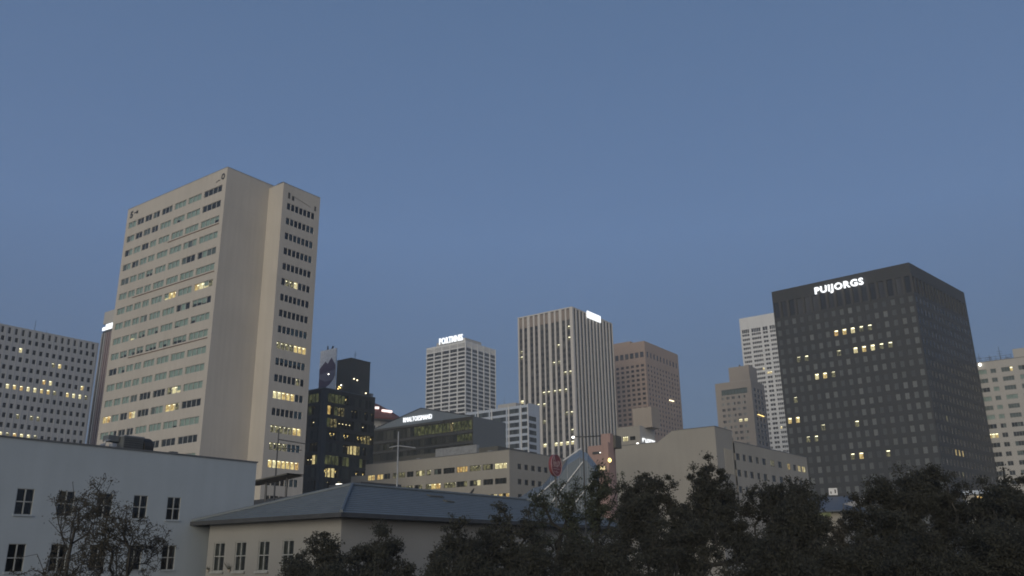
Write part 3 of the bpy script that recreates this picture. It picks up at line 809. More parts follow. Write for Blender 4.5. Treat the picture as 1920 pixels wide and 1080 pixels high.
# ================================================================== black tower
b = Building('office_tower', 159.1, 322.9, -40.1, 'black office tower with white lit letters near the top and square smoked windows')
LD, RD, TD = 58.0, 60.1, 118.9
stK = dict(rec=0.12, border=False, frame='black_fin', pane='pane_black', room=2.0, tubes=1)
stKl = dict(rec=0.10, border=False, frame='black_fin', room=1.3, tubes=2, tw=0.30)
litD = {}
for k, c in zip((9, 8, 7, 6, 5), 'awctt'): litD[(2, k)] = c
for k, c in zip((7, 6, 5, 4, 3), 'cwctt'): litD[(4, k)] = c
litD.update({(4,13):'t',(4,14):'m',(4,9):'m',(6,12):'c',(6,11):'w',(6,10):'m',(10,16):'w',(10,15):'w',(11,8):'t',(11,12):'m',(12,13):'t',(12,14):'m',(14,9):'t',(14,8):'w',(14,5):'t',(8,15):'m'})
ops = []
for k in range(17):
    s = LD - 2.3 - 3.42 * k
    if s < 0.4: continue
    ops.append((s - 0.45, s + 1.6, 106.7, 113.5, 1, 'f', dict(rec=0.45, border=False, pane='pane_grid')))
    for r_ in range(0, 24):
        zt = 105.1 - 4.22 * r_
        kd = litD.get((r_, k), 'f'); ops.append((s, s + 1.6, zt - 2.4, zt, 1, kd, stK if kd == 'f' else stKl))
b.face(-LD, 0, 0, LD, 0, TD, M['black_stone'], ops, 0.12)
ops = []
for k in range(16):
    s = 1.6 + 3.62 * k
    ops.append((s - 0.3, s + 1.8, 106.7, 113.5, 1, 'f', dict(rec=0.45, border=False, pane='pane_grid')))
    for r_ in range(0, 24):
        zt = 105.1 - 4.22 * r_
        kd = 'f'
        if (r_, k) in ((14, 4), (14, 5), (14, 6), (11, 3), (16, 5), (19, 3), (20, 5), (18, 4)): kd = 't' if r_ != 14 else 'w'
        ops.append((s, s + 1.6, zt - 2.4, zt, 1, kd, dict(rec=0.12, border=False, frame='black_fin', pane='pane_grid') if kd == 'f' else stKl))
b.face(0, 0, 84.3, RD, 0, TD, M['black_stone'], ops, 0.12)
ex, ey = RD * math.cos(R(84.3)), RD * math.sin(R(84.3))
b.wall.poly([(ex, ey, 0), (-LD + ex, ey, 0), (-LD + ex, ey, TD), (ex, ey, TD)], M['black_stone'])
b.wall.poly([(-LD + ex, ey, 0), (-LD, 0, 0), (-LD, 0, TD), (-LD + ex, ey, TD)], M['black_stone'])
b.finish()
flat_roof(b, [(-LD,0),(0,0),(ex,ey),(-LD+ex,ey)], TD - 0.4)
for k in range(17):
    x = -2.3 - 3.42 * k + 1.6 + 0.15
    mb = MB(); mb.box((x + .15, -0.22, 106.2), (x + 0.85, -0.002, 113.9), M['black_fin'])
    if x - 0 > -LD: mb.build('fin', b.root)
place(text_mesh('PUIJORGS', 20.4, 3.9, 0.5, M['sign_white'], 0.034, 1.14), 'lit_lettering', b.root, (-38.6, -0.6, 112.6), 0)

# ================================================================== grey apartment block (right edge)
SC = 1.448
b = Building('apartment_building', 226.3, 353.8, GRID, 'pale grey apartment block with mixed wide and narrow windows at the right edge')
ops = []
stP = dict(rec=0.12, fw=0.05, frame='frame_alu', mw=0.08)
for r_ in range(0, 21):
    zt = 60.1 - 2.74 * r_
    lowr = r_ >= 6
    for (a, c, n) in ((-27.5, -25.6, 3), (-24.0, -21.5, 3), (-18.9, -16.2, 3), (-15.2, -13.7, 2), (-12.3, -9.3, 4), (-7.8, -5.0, 3), (-3.4, -0.8, 3)):
        kd = pick('ddddg', n) if (lowr or rng.random() < 0.1) else pick('bbg', 1) * n
        if r_ == 7 and a == -18.9: kd = 'wcw'
        if r_ == 0 and a == -12.3: kd = 'gggw'
        ops.append((30 + a, 30 + c, zt - 1.35, zt, n, kd, stP))
b.face(-30, 0, 0, 30, 0, 62.4, M['pale'], ops, 0.15)
b.face(0, 0, 90, 16, 0, 62.4, M['pale']); b.face(0, 16, 180, 30, 0, 62.4, M['pale']); b.face(-30, 16, 270, 16, 0, 62.4, M['pale'])
b.finish()
b.root.scale = (SC, SC, SC); b.root.location.z = 6.0 - 6.0 * SC
flat_roof(b, [(-30,0),(0,0),(0,16),(-30,16)], 62.0)
mb = MB(); mb.box((-8.5, 0.6, 62.4), (-0.2, 12, 65.3), M['pale']); mb.build('roof_block', b.root)
rail_roof(b, -30, 0, 0, 16, 62.4, 0.25, 0.18)
for x, h in ((-18.0, 3.6), (-15.2, 2.8), (-12.3, 5.0), (-10.5, 1.6)): antenna(b, x, 4, 62.4, h, 2)
mb = MB()
for y in (1.2,):
    for z in (63.2, 63.9): mb.tube((-20, y, z), (-9, y, z), 0.05, 0.05, M['darkmetal'], 4)
    for k in range(9): mb.tube((-20 + 1.35 * k, y, 62.5), (-20 + 1.35 * k, y, 64.0), 0.05, 0.05, M['darkmetal'], 4)
mb.build('railing', b.root)
mb = MB(); mb.lathe([(0, 61.2), (0.35, 61.4), (0.35, 62.0), (0, 62.2)], M['lamp_white'], 8, (-17.6, -0.4)); mb.build('wall_lamp', b.root)

# ================================================================== conical red roofed rotunda behind
b = Building('rotunda', -70.0, 404.0, 0.0, 'round building with red-brown conical roof and white lights behind gabled building')
mb = MB(); mb.lathe([(16.5, 0), (16.5, 69.5)], M['pale'], 32); mb.build('wall', b.root)
mb = MB(); mb.lathe([(20.5, 69.3), (20.6, 70.0), (11.0, 76.0), (6.0, 78.8), (0.05, 80.5)], wall_mat('red_brown_roof', (0.16, 0.062, 0.05), var=0.2), 32); mb.build('roof', b.root)
mb = MB(); mb.lathe([(16.0, 69.25), (20.5, 69.3)], M['pale'], 32); mb.build('soffit', b.root)
for a in range(-5, 6):
    t_ = R(-90 + a * 14 + 20)
    T = Matrix.Translation((16.52 * math.cos(t_), 16.52 * math.sin(t_), 61.5)) @ Matrix.Rotation(t_ + R(90), 4, 'Z')
    mb = MB(); mb.box((-1.5, -0.1, 0), (1.5, 0.05, 5.2), M['pane_blue'], T)
    for k in (-1.5, 0, 1.4): mb.box((k, -0.2, 0), (k + 0.12, -0.1, 5.2), M['white_conc'], T)
    mb.build('window', b.root)
for a_, z_, r_, w_ in ((R(-66), 75.0, 12.9, 5.0), (R(-42), 73.6, 15.2, 5.5)):
    T = Matrix.Translation((r_ * math.cos(a_), r_ * math.sin(a_), z_)) @ Matrix.Rotation(a_ + R(90), 4, 'Z')
    mb = MB(); mb.box((-w_ / 2, -0.5, 0), (w_ / 2, 0.6, 0.9), emit_mat('pink_white_light_%d' % int(z_), (1.0, 0.82, 0.78), 1.8), T); mb.build('roof_light', b.root)

# ================================================================== beige three-storey block with lit rooms
b = Building('office_building', -1.2, 210.0, GRID, 'long low beige office block with bands of lit windows in the middle distance')
stC = dict(rec=0.10, fw=0.05, mw=0.09, frame='frame_dark', room=2.2, tubes=1)
segs = [(-48.0,-45.3,'ww'),(-44.5,-42.2,'aw'),(-41.8,-39.6,'dd'),(-38.6,-36.6,'tt'),(-36.4,-34.1,'tm'),(-33.5,-31.2,'dd'),(-30.3,-27.3,'mcm'),(-26.6,-25.2,'m'),
        (-24.0,-21.6,'gd'),(-20.9,-17.2,'dddd'),(-16.5,-13.0,'aawa'),(-12.3,-8.8,'ttm'),(-8.2,-5.0,'tmd'),(-4.5,-0.75,'ccc')]
row2 = ['mm','gg','mt','dd','tm','mm','dt','twa','mm','ddt','dmc','ddd','ddd','ddd']
segs2 = [(-48.0,-45.4),(-44.5,-42.2),(-41.2,-39.6),(-38.9,-36.4),(-36.0,-34.2),(-33.8,-31.2),(-30.7,-28.1),(-26.8,-21.8),(-20.7,-16.9),(-16.5,-13.1),(-12.3,-8.9),(-8.0,-5.0),(-4.4,-0.9)]
ops = []
for a, c, k in segs: ops.append((49 + a, 49 + c, 28.05, 29.45, len(k), k, stC))
for (a, c), k in zip(segs2, row2): ops.append((49 + a, 49 + c, 24.45, 25.82, 2 if c - a < 2.7 else 3, k, stC))
for i in range(13):
    a = -48 + 3.72 * i; k = 'ttawwtmt'[i % 8] if i > 8 else pick('dm', 1)
    ops.append((49 + a, 49 + a + 3.2, 20.8, 22.15, 3, (k + pick('dtc' if i > 8 else 'd', 1) + pick('wc' if i > 8 else 'dg', 1)), stC))
b.face(-49, 0, 0, 49, 0, 32.4, M['beige'], ops, 0.15)
ops = []
for i in range(8):
    s = 3.45 + 2.93 * i
    for zt in (29.4, 25.75, 22.1): ops.append((s, s + 1.6, zt - 1.35, zt, 2, 'dd', dict(rec=0.14, fw=0.06, frame='frame_dark')))
b.face(0, 0, 90, 28, 0, 32.4, M['beige'], ops, 0.2)
b.face(0, 28, 180, 49, 0, 32.4, M['beige']); b.face(-49, 28, 270, 28, 0, 32.4, M['beige'])
b.finish()
flat_roof(b, [(-49,0),(0,0),(0,28),(-49,28)], 31.9)
rail_roof(b, -49, 0, 0, 28, 32.4, 0.3, 0.15)
mb = MB(); mb.box((-44, 6, 31.9), (-8, 17, 34.6), M['gunmetal']); mb.build('roof_block', b.root)
mb = MB(); mb.box((-28, 5, 31.9), (-14, 6, 35.4), M['greymetal']); mb.build('roof_screen', b.root)
mb = MB()
for x, y in ((-19, 3), (-9, 3), (-6, 4), (-33, 3)): mb.box((x, y, 32), (x + 1.2, y + 1, 33.2), M['greymetal'])
mb.build('roof_vent', b.root)
mb = MB(); mb.box((-56, 1.5, 0), (-49.002, 14, 29.8), M['beige']); mb.build('side_wing', b.root)
mb = MB(); mb.box((-52.5, 1.4, 26.0), (-50.2, 1.495, 26.9), M['lit_amber']); mb.box((-52.5, 1.38, 26.4), (-50.2, 1.4, 26.48), M['frame_dark']); mb.build('window', b.root, label='dim amber lit window on the side wing')

# ================================================================== beige block with long low wing (right of centre)
b = Building('office_building', 43.4, 185.0, GRID, 'plain beige block with windowless front and a long low wing reaching the black tower')
b.face(-25, 0, 0, 11.2, 0, 31.5, M['beige']); b.face(-13.8, 0, 0, 3.7, 0, 31.5, M['beige']); b.face(-10.1, 0, 0, 10.1, 0, 33.7, M['beige'])
b.wall.poly([(-13.8, 0, 31.5), (-10.1, 0, 31.5), (-10.1, 0, 33.7)], M['beige']); b.wall.poly([(-13.8, 0, 31.5), (-10.1, 0, 33.7), (-10.1, 9.6, 33.7), (-13.8, 9.6, 31.5)], M['roofing'])
b.face(0, 0, 90, 9.6, 0, 33.7, M['beige']); b.face(0, 9.6, 180, 25, 0, 31.5, M['beige']); b.face(-25, 9.6, 270, 9.6, 0, 31.5, M['beige'])
b.wall.poly([(0, 9.6, 31.5), (-13.8, 9.6, 31.5), (-10.1, 9.6, 33.7), (0, 9.6, 33.7)], M['beige'])
stE = dict(rec=0.12, fw=0.06, frame='frame_dark')
ops = []
wa = 86.7
for i, (a, c) in enumerate(((0.5,2.3),(3.9,5.5),(7.1,9.0),(10.9,12.5),(14.5,16.6),(19.3,21.6),(23.8,26.1),(29.4,31.4),(33.3,35.2),(36.4,38.4),(39.2,41.6))):
    for j, zt in enumerate((28.9, 25.3, 21.7)):
        kd = 'gd'
        if j == 0 and i in (5,): kd = 'mm'
        if j == 0 and i == 7: kd = 'mw'
        if j == 0 and i in (9, 10): kd = 'wc'
        ops.append((a, c, zt - 1.5, zt, 2, kd, stE))
b.face(0.3, 9.602, wa, 43.0, 0, 31.4, M['beige'], ops, 0.15)
c_, s_ = math.cos(R(wa)), math.sin(R(wa)); e = (0.3 + 43 * c_, 9.602 + 43 * s_); f_ = (e[0] - 12 * s_, e[1] + 12 * c_); g_ = (0.3 - 12 * s_, 9.602 + 12 * c_)
for p, q in ((e, f_), (f_, g_)): b.wall.poly([(p[0], p[1], 0), (q[0], q[1], 0), (q[0], q[1], 31.4), (p[0], p[1], 31.4)], M['beige'])
b.finish()
flat_roof(b, [(0.3, 9.602), e, f_, g_], 31.2); flat_roof(b, [(-10.1,0),(0,0),(0,9.6),(-10.1,9.6)], 33.3); flat_roof(b, [(-25,0),(-13.8,0),(-13.8,9.6),(-25,9.6)], 31.1)
rail_roof(b, -10.1, 0, 0, 9.6, 33.7, 0.3, 0.14)
mb = MB(); mb.box((-25, -0.06, 31.5), (-13.8, 0.24, 31.62), M['coping']); mb.build('coping', b.root)
mb = MB()
T = Matrix.Translation((0.3, 9.602, 0)) @ Matrix.Rotation(R(wa), 4, 'Z'); mb.box((0, -0.06, 31.4), (43.06, 0.3, 31.55), M['coping'], T); mb.build('coping', b.root)
for k in range(6):
    mb = MB(); mb.box((0.002, 4.2 + 0.85 * k, 24), (0.12, 4.45 + 0.85 * k, 29.4), M['beige']); mb.build('pilaster', b.root)

# ================================================================== pink stepped building
b = Building('building', 18.9, 168.8, GRID, 'dusty pink stepped building between the glass canopy and the plain beige block')
b.face(-2.1, 0, 0, 2.1, 0, 30.2, M['pink']); b.mass([(-2.08,0.02),(-0.02,0.02),(-0.02,1.19),(-2.08,1.19)], 0, 30.1, M['pink']); b.mass([(-1.9,1.25),(0.5,1.25),(0.5,3.6),(-1.9,3.6)], 27.5, 29.9, M['gunmetal'])
b.face(0, 0, 90, 1.2, 0, 30.2, M['pink'])
b.mass([(-4.9,-0.5),(-1.2,-0.5),(-1.2,4),(-4.9,4)], 0, 28.0, M['pink'])
b.mass([(-1.1,-1.0),(0.02,-1.0),(0.02,-0.02),(-1.1,-0.02)], 0, 28.4, M['pink'])
b.finish()
mb = MB(); mb.box((-3.8, -0.6, 26.3), (-1.9, -0.502, 26.8), M['frame_dark']); mb.build('slot_window', b.root)
mb = MB(); mb.box((-2.1, -0.7, 26.45), (-1.95, -0.6, 26.6), M['lamp_white']); mb.build('wall_lamp', b.root)
t = thing('shop_sign', (16.1, 165.5, 22.6), R(GRID), 'small lit yellow-white sign low on the pink building above the trees', 'sign')
mb = MB(); mb.box((-0.4, 0, 0), (1.5, 0.25, 0.9), M['frame_dark']); mb.build('sign_box', t)
mb = MB(); mb.box((-0.3, -0.06, 0.12), (1.4, -0.002, 0.78), M['lit_cream']); mb.build('sign_face', t)
t = thing('wall_lantern', (18.4, 166.9, 24.3), 0, 'round yellow lamp on the pink building edge above the treetops', 'lamp')
mb = MB(); mb.lathe([(0.0, 0.0), (0.3, 0.2), (0.36, 0.5), (0.2, 0.8), (0, 0.9)], M['lamp_amber'], 10); mb.build('globe', t)
mb = MB(); mb.tube((0, 0, 0.45), (0.3, 1.2, 0.45), 0.06, 0.06, M['darkmetal']); mb.build('bracket', t)

# ================================================================== cream rooftop building behind
b = Building('building', 35.0, 238.0, GRID, 'small cream building with one bright yellow window, behind the plain beige block')
ops = [(1.9, 3.6, 38.2, 39.5, 3, 'c', dict(rec=0.1, fw=0.05, frame='frame_dark', room=0.6)), (4.2, 5.9, 38.3, 39.4, 2, 'd', dict(rec=0.1, fw=0.05, frame='frame_dark'))]
b.face(-7.4, 0, 0, 7.4, 0, 42.2, M['beige'], ops, 0.12)
b.face(0, 0, 90, 9, 0, 42.2, M['pale']); b.face(0, 9, 180, 7.4, 0, 42.2, M['beige']); b.face(-7.4, 9, 270, 9, 0, 42.2, M['beige'])
b.finish()
flat_roof(b, [(-7.4,0),(0,0),(0,9),(-7.4,9)], 41.9)
mb = MB(); mb.box((-3.5, 3, 41.9), (2.4, 8, 47.6), M['tan']); mb.build('roof_block', b.root)
place(text_mesh('P\' LOTTN', 7.4, 1.15, 0.12, M['sign_white'], 0.01), 'lettering', b.root, (0.15, 1.0, 37.7), R(90))
mb = MB()
for k in range(5): mb.tube((-6.6 + 1.4 * k, -1.6, 34), (-6.6 + 1.4 * k, -1.6, 36.6 + 0.2 * (k % 2)), 0.35, 0.35, M['greymetal'], 8)
mb.build('vent_stack', b.root)
t = thing('floodlight', (33.6, 234.0, 34.0), 0, 'small bright white floodlight behind the beige roofline', 'lamp')
mb = MB(); mb.lathe([(0, 2.2), (0.35, 2.35), (0.35, 2.75), (0, 2.9)], M['lamp_white'], 8); mb.build('lamp_head', t)
mb = MB(); mb.tube((0, 0, -34), (0, 0, 2.3), 0.08, 0.06, M['darkmetal']); mb.build('pole', t)

# ================================================================== glass canopy
t = thing('glass_atrium', (2.0, 131.0, 0), R(-8), 'blue-grey sloping glass roof with white steel trusses behind the red round sign', 'glass roof')
gl = wall_mat('blue_glass_panel', (0.135, 0.16, 0.185), rough=0.7, var=0.10, spec=0.2); gl2 = wall_mat('sky_reflection_panel', (0.20, 0.24, 0.285), rough=0.7, var=0.08, spec=0.2)  # second, paler colour paints the sky's reflection into the panels at the peak
# profile steps: x from left, z of roof; each bay is a glazed panel leaning back
prof = [(-1.6, 15.6), (0.6, 17.0), (1.9, 17.2), (3.4, 19.0), (4.6, 19.4), (6.0, 21.4), (7.9, 22.5), (9.0, 21.9), (10.4, 20.0)]
for i, ((xa, za), (xb, zb)) in enumerate(zip(prof[:-1], prof[1:])):
    mb = MB(); g = gl2 if i in (5, 6, 7) else gl
    mb.poly([(xa, 0, 8), (xb, 0, 8), (xb, 0, zb - 1.4), (xa, 0, za - 1.4)], gl)
    mb.poly([(xa, 0, za - 1.4), (xb, 0, zb - 1.4), (xb, 2.6, zb), (xa, 2.6, za)], g)
    mb.poly([(xa, 2.6, za), (xb, 2.6, zb), (xb, 7, zb), (xa, 7, za)], g)
    mb.build('glass_panel', t)
    mb = MB(); mb.tube((xa, -0.05, 8), (xa, -0.05, za - 1.4), 0.06, 0.06, M['steel'], 5); mb.tube((xa, -0.05, za - 1.4), (xa, 2.55, za + 0.04), 0.06, 0.06, M['steel'], 5); mb.build('rib', t)
mb = MB(); mb.poly([(-1.6, 0, 8), (-1.6, 0, 14.2), (-1.6, 2.6, 15.6), (-1.6, 7, 15.6), (-1.6, 7, 8)], gl); mb.poly([(10.4, 0, 8), (10.4, 7, 8), (10.4, 7, 20), (10.4, 2.6, 20), (10.4, 0, 18.6)], gl); mb.poly([(-1.6, 7, 0), (10.4, 7, 0), (10.4, 7, 20), (9, 7, 21.9), (7.9, 7, 22.5), (-1.6, 7, 15.6)], gl); mb.build('side_glazing', t)
for p, q in (((2.2, -0.3, 13.0), (8.4, -0.3, 20.4)), ((5.8, -0.3, 13.0), (10.2, -0.3, 18.2)), ((-1.6, -0.3, 13.0), (4.4, -0.3, 18.0)), ((5.4, -0.3, 20.6), (8.2, -0.3, 22.4))):
    mb = MB(); mb.tube(p, q, 0.09, 0.09, M['white_conc'], 6); mb.build('truss', t)
mb = MB(); mb.box((-1.7, 0.3, 0), (10.5, 6.9, 8), M['pale']); mb.build('base_wall', t)

# ================================================================== red round sign
t = thing('round_sign', (4.35, 89.5, 0), R(GRID + 94), 'dark red round sign with pale scribbled lettering above the treetops', 'sign')
rm = wall_mat('red_sign_face', (0.19, 0.055, 0.06), rough=0.5, var=0.12); pkm = flat_mat('pale_pink_lettering', (0.40, 0.28, 0.28), 0.6)
def disc(mb, r, y0, y1, z, m, n=28):
    ring0 = [(r * math.cos(2*math.pi*i/n), y0, z + r * math.sin(2*math.pi*i/n)) for i in range(n)]
    ring1 = [(p[0], y1, p[2]) for p in ring0]
    mb.poly(ring0, m); mb.poly(ring1[::-1], m)
    for i in range(n): j = (i+1) % n; mb.poly([ring0[i], ring1[i], ring1[j], ring0[j]], m)
zc = 15.6
mb = MB(); disc(mb, 1.12, 0, 0.3, zc, rm); mb.build('sign_disc', t)
mb = MB()
for i in range(28):
    a0, a1 = 2*math.pi*i/28, 2*math.pi*(i+1)/28
    mb.tube((1.1*math.cos(a0), -0.02, zc + 1.1*math.sin(a0)), (1.1*math.cos(a1), -0.02, zc + 1.1*math.sin(a1)), 0.035, 0.035, pkm, 4)
mb.build('rim', t)
for body, x, z, w, h in (('A', -0.72, 0.42, 0.5, 0.5), ('S8B3', -0.8, 0.10, 1.0, 0.28), ('OEK8', -0.85, -0.2, 1.15, 0.28), ('~~~', -0.7, -0.42, 1.3, 0.1), ('X', 0.25, -0.1, 0.6, 0.6), ('=S-', -0.6, -0.8, 1.0, 0.25)):
    place(text_mesh(body, w, h, 0.03, pkm), 'lettering', t, (x, -0.012, zc + z), 0)
mb = MB(); mb.tube((0, 0.15, 0), (0, 0.15, zc - 1.1), 0.14, 0.11, M['darkmetal'], 8); mb.build('pole', t)

# ================================================================== near painted building (left)
b = Building('building', -21.4, 71.9, GRID, 'plain blue-grey painted building with cross-barred windows in the left foreground')
S0 = -52.0
stNear = dict(rec=0.10, fw=0.07, mw=0.075, hbar=0.52, frame='frame_alu')
cols = [-29.6 + 2.72 * i for i in range(0, 9)]
ops = []
for i, s in enumerate(cols):
    for zt, zb in ((11.08, 9.42), (7.62, 5.88), (4.1, 2.4)):
        ops.append((s - S0, s - S0 + 1.12, zb, zt))
NW = 14.25
b.face(0, S0, 90, -S0, 0, NW, M['near_wall'], ops, 0.10, M['near_wall'])
b.face(0, 0, 180, 13, 0, NW, M['near_wall']); b.face(-13, 0, 270, -S0, 0, NW, M['near_wall']); b.face(-13, S0, 0, 13, 0, NW, M['near_wall'])
b.finish()
for i, s in enumerate(cols):
    for zt, zb in ((11.08, 9.42), (7.62, 5.88), (4.1, 2.4)):
        h = zt - zb; w = 1.12
        mb = MB(); y0, y1 = 0.03, 0.11; fr = M['frame_alu']; fw = 0.045
        mb.box((0, y0, 0), (w, y1, fw), fr); mb.box((0, y0, h - fw), (w, y1, h), fr); mb.box((0, y0, fw), (fw, y1, h - fw), fr); mb.box((w - fw, y0, fw), (w, y1, h - fw), fr)
        mb.box((w / 2 - .035, y0 - .01, fw), (w / 2 + .035, y1, h - fw), fr)
        mb.box((fw, y0 + .005, h * .5 - .035), (w / 2 - .035, y1 - .005, h * .5 + .035), fr); mb.box((w / 2 + .035, y0 + .005, h * .5 - .035), (w - fw, y1 - .005, h * .5 + .035), fr)
        wo = mb.build('window', b.root, (0, s, zb), R(90))
        for (xa, xb, za, zc_) in ((fw, w/2, fw, h/2), (w/2, w-fw, fw, h/2), (fw, w/2, h/2, h-fw), (w/2, w-fw, h/2, h-fw)):
            mp = MB(); mp.poly([(xa, 0.075, za), (xb, 0.075, za), (xb, 0.075, zc_), (xa, 0.075, zc_)], M['glass']); mp.build('pane', wo)
        mp = MB(); mp.poly([(0, 0.40, 0), (w, 0.40, 0), (w, 0.40, h), (0, 0.40, h)], M['room_dark']); mp.build('blind', wo)  # no blind here: dark sheet painted as the gloom of the unlit room
        mp = MB(); mp.box((-0.06, -0.09, -0.09), (w + 0.06, 0.02, -0.002), M['near_wall']); mp.build('sill', wo)
flat_roof(b, [(-13,S0),(0,S0),(0,0),(-13,0)], NW - 0.45)
mb = MB(); mb.box((-0.3, S0, NW), (0.10, 0.06, NW + 0.09), M['coping']); mb.box((-13, -0.25, NW), (-0.3, 0.06, NW + 0.09), M['coping']); mb.build('coping', b.root)

# ducted air unit standing on that roof
t = thing('rooftop_unit', (-23.6, 72.9, NW - 0.45), R(GRID), 'dark ribbed rooftop air unit with a round black drum end on the blue-grey roof', 'air conditioner')
t.scale = (1.0, 0.66, 0.95)
rib = flat_mat('ribbed_grey_metal', (0.10, 0.11, 0.115), 0.5); blk = flat_mat('black_rubber', (0.02, 0.02, 0.02), 0.7)
def along(mb, s0, s1, y0, y1, z0, z1, m): mb.box((y0, s0, z0), (y1, s1, z1), m)
mb = MB(); mb.poly([(-0.9, -16.1, 0), (0.7, -16.1, 0), (0.7, -16.1, 1.95), (-0.9, -16.1, 1.95)], rib)
n_ = 10
mb = MB(); along(mb, -15.9, -13.5, -0.8, 0.8, 0.05, 1.72, rib); mb.build('casing', t)
for k in range(9):
    mb = MB(); along(mb, -15.85, -13.55, 0.802, 0.86, 0.2 + 0.165 * k, 0.27 + 0.165 * k, M['darkmetal']); mb.build('slat', t)
mb = MB(); along(mb, -15.95, -13.45, -0.86, 0.86, 1.722, 1.80, M['greymetal']); mb.build('lid', t)
mb = MB(); 
for i in range(24):
    a0, a1 = 2*math.pi*i/24, 2*math.pi*(i+1)/24
    P0 = lambda a, s: (0.95 * math.cos(a), s, 0.92 + 0.92 * math.sin(a))
    mb.poly([P0(a0, -13.4), P0(a0, -12.3), P0(a1, -12.3), P0(a1, -13.4)], blk); mb.poly([(0, -12.3, .92), P0(a1, -12.3), P0(a0, -12.3)], blk); mb.poly([(0, -13.4, .92), P0(a0, -13.4), P0(a1, -13.4)], blk)
mb.build('drum', t)
mb = MB(); along(mb, -17.0, -16.5, 0.1, 0.6, 0.3, 1.1, M['steel']); mb.build('control_box', t)
for k, (s_, z_) in enumerate(((-18.1, 0.85), (-17.6, 1.25), (-17.2, 0.7))):
    mb = MB(); mb.tube((0.2, s_, 0), (0.2, s_, z_), 0.09, 0.09, M['greymetal'], 6); mb.tube((0.2, s_, z_), (0.2, s_ + 0.5, z_ + 0.15), 0.12, 0.12, M['greymetal'], 6); mb.build('pipe', t)
mb = MB(); along(mb, -17.3, -16.0, -0.5, 0.3, 1.3, 1.75, rib); mb.build('duct', t)
t = thing('vent_cap', (-21.9, 71.9, NW), R(GRID), 'tiny metal vent cap on the parapet below the cream slab tower', 'vent')
mb = MB(); mb.box((-0.25, -7.5, 0.09), (0.1, -6.9, 0.25), M['coping']); mb.build('cap', t)

# ================================================================== low hipped-roof building
EZ = 9.32
Wd, Ln = 16.3, 41.5
b = Building('house', -11.4, 57.8, GRID, 'low beige building with a blue-grey hipped slate roof in the foreground')
ins = 0.95
ops = []
stLow = dict(rec=0.14, fw=0.07, mw=0.075, hbar=0.52, frame='frame_alu')
loc_w = [(1.45, 2.75), (4.0, 5.25), (6.65, 7.85), (9.25, 10.45)]
for (a, c) in loc_w:
    for zt, zb in ((7.78, 5.72), (4.2, 2.2)): ops.append((a - ins + 0.25, c - ins + 0.25, zb, zt))
b.face(-Wd + ins, ins, 0, Wd - 2 * ins, 0, EZ - 0.1, M['low_wall'], ops, 0.14)
ops2 = []
for k in range(7):
    s = 16.0 + 3.4 * k
    for zt, zb in ((7.78, 5.72), (4.2, 2.2)): ops2.append((s, s + 1.2, zb, zt, 2, 'dd', stLow))
b.face(-ins, ins, 90, Ln - 2 * ins, 0, EZ - 0.1, M['low_wall'], ops2, 0.14)
b.face(-ins, Ln - ins, 180, Wd - 2 * ins, 0, EZ - 0.1, M['low_wall']); b.face(-Wd + ins, Ln - ins, 270, Ln - 2 * ins, 0, EZ - 0.1, M['low_wall'])
b.finish()
for (a, c) in loc_w:
    for zt, zb in ((7.78, 5.72), (4.2, 2.2)):
        h = zt - zb; w = c - a; fr = M['frame_alu']; fw = 0.07
        mb = MB(); y0, y1 = 0.06, 0.15
        mb.box((0, y0, 0), (w, y1, fw), fr); mb.box((0, y0, h - fw), (w, y1, h), fr); mb.box((0, y0, fw), (fw, y1, h - fw), fr); mb.box((w - fw, y0, fw), (w, y1, h - fw), fr)
        mb.box((w / 2 - .04, y0 - .01, fw), (w / 2 + .04, y1, h - fw), fr)
        mb.box((fw, y0 + .005, h * .52 - .035), (w / 2 - .04, y1 - .005, h * .52 + .035), fr); mb.box((w / 2 + .04, y0 + .005, h * .52 - .035), (w - fw, y1 - .005, h * .52 + .035), fr)
        wo = mb.build('window', b.root, (-Wd + a + 0.25, ins, zb), 0)
        for (xa, xb, za, zc_) in ((fw, w/2, fw, h*.52), (w/2, w-fw, fw, h*.52), (fw, w/2, h*.52, h-fw), (w/2, w-fw, h*.52, h-fw)):
            mp = MB(); mp.poly([(xa, 0.10, za), (xb, 0.10, za), (xb, 0.10, zc_), (xa, 0.10, zc_)], M['glass']); mp.build('pane', wo)
        mp = MB(); mp.poly([(0, 0.45, 0), (w, 0.45, 0), (w, 0.45, h), (0, 0.45, h)], M['room_dark']); mp.build('blind', wo)  # dark sheet in place of a blind, its colour stands for unlit room shade
        mp = MB(); mp.box((-0.12, -0.16, -0.14), (w + 0.12, 0.05, -0.002), M['frame_alu']); mp.build('sill', wo)
for (a, c) in loc_w[:2]:
    t = thing('window_plant', (0, 0, 0), 0, {loc_w[0]: 'small spiky plant on the leftmost sill of the low beige building', loc_w[1]: 'thin twiggy plant on the second sill of the low beige building'}[(a, c)], 'plant')
    gx = math.cos(R(GRID)); gy = math.sin(R(GRID)); lx, ly = -Wd + a - 0.1, ins - 0.12
    t.location = (-11.4 + lx * gx - ly * gy, 57.8 + lx * gy + ly * gx, 5.75)
    mb = MB(); lm = flat_mat('dry_green_leaf_%d' % int(a), (0.07, 0.08, 0.05), 0.6)
    for k in range(14):
        an = rng.uniform(0, 6.28); ln = rng.uniform(.2, .45) * (1 if a < 2 else 1.8); q = Vector((math.cos(an) * .5, math.sin(an) * .5, rng.uniform(.5, 1.3))).normalized() * ln
        mb.tube((0, 0, 0), q, .03, .004, lm, 3)
    mb.build('leaves', t)
    mb = MB(); mb.lathe([(0.09, -0.05), (0.12, 0.1)], M['tan'], 8); mb.build('pot', t)
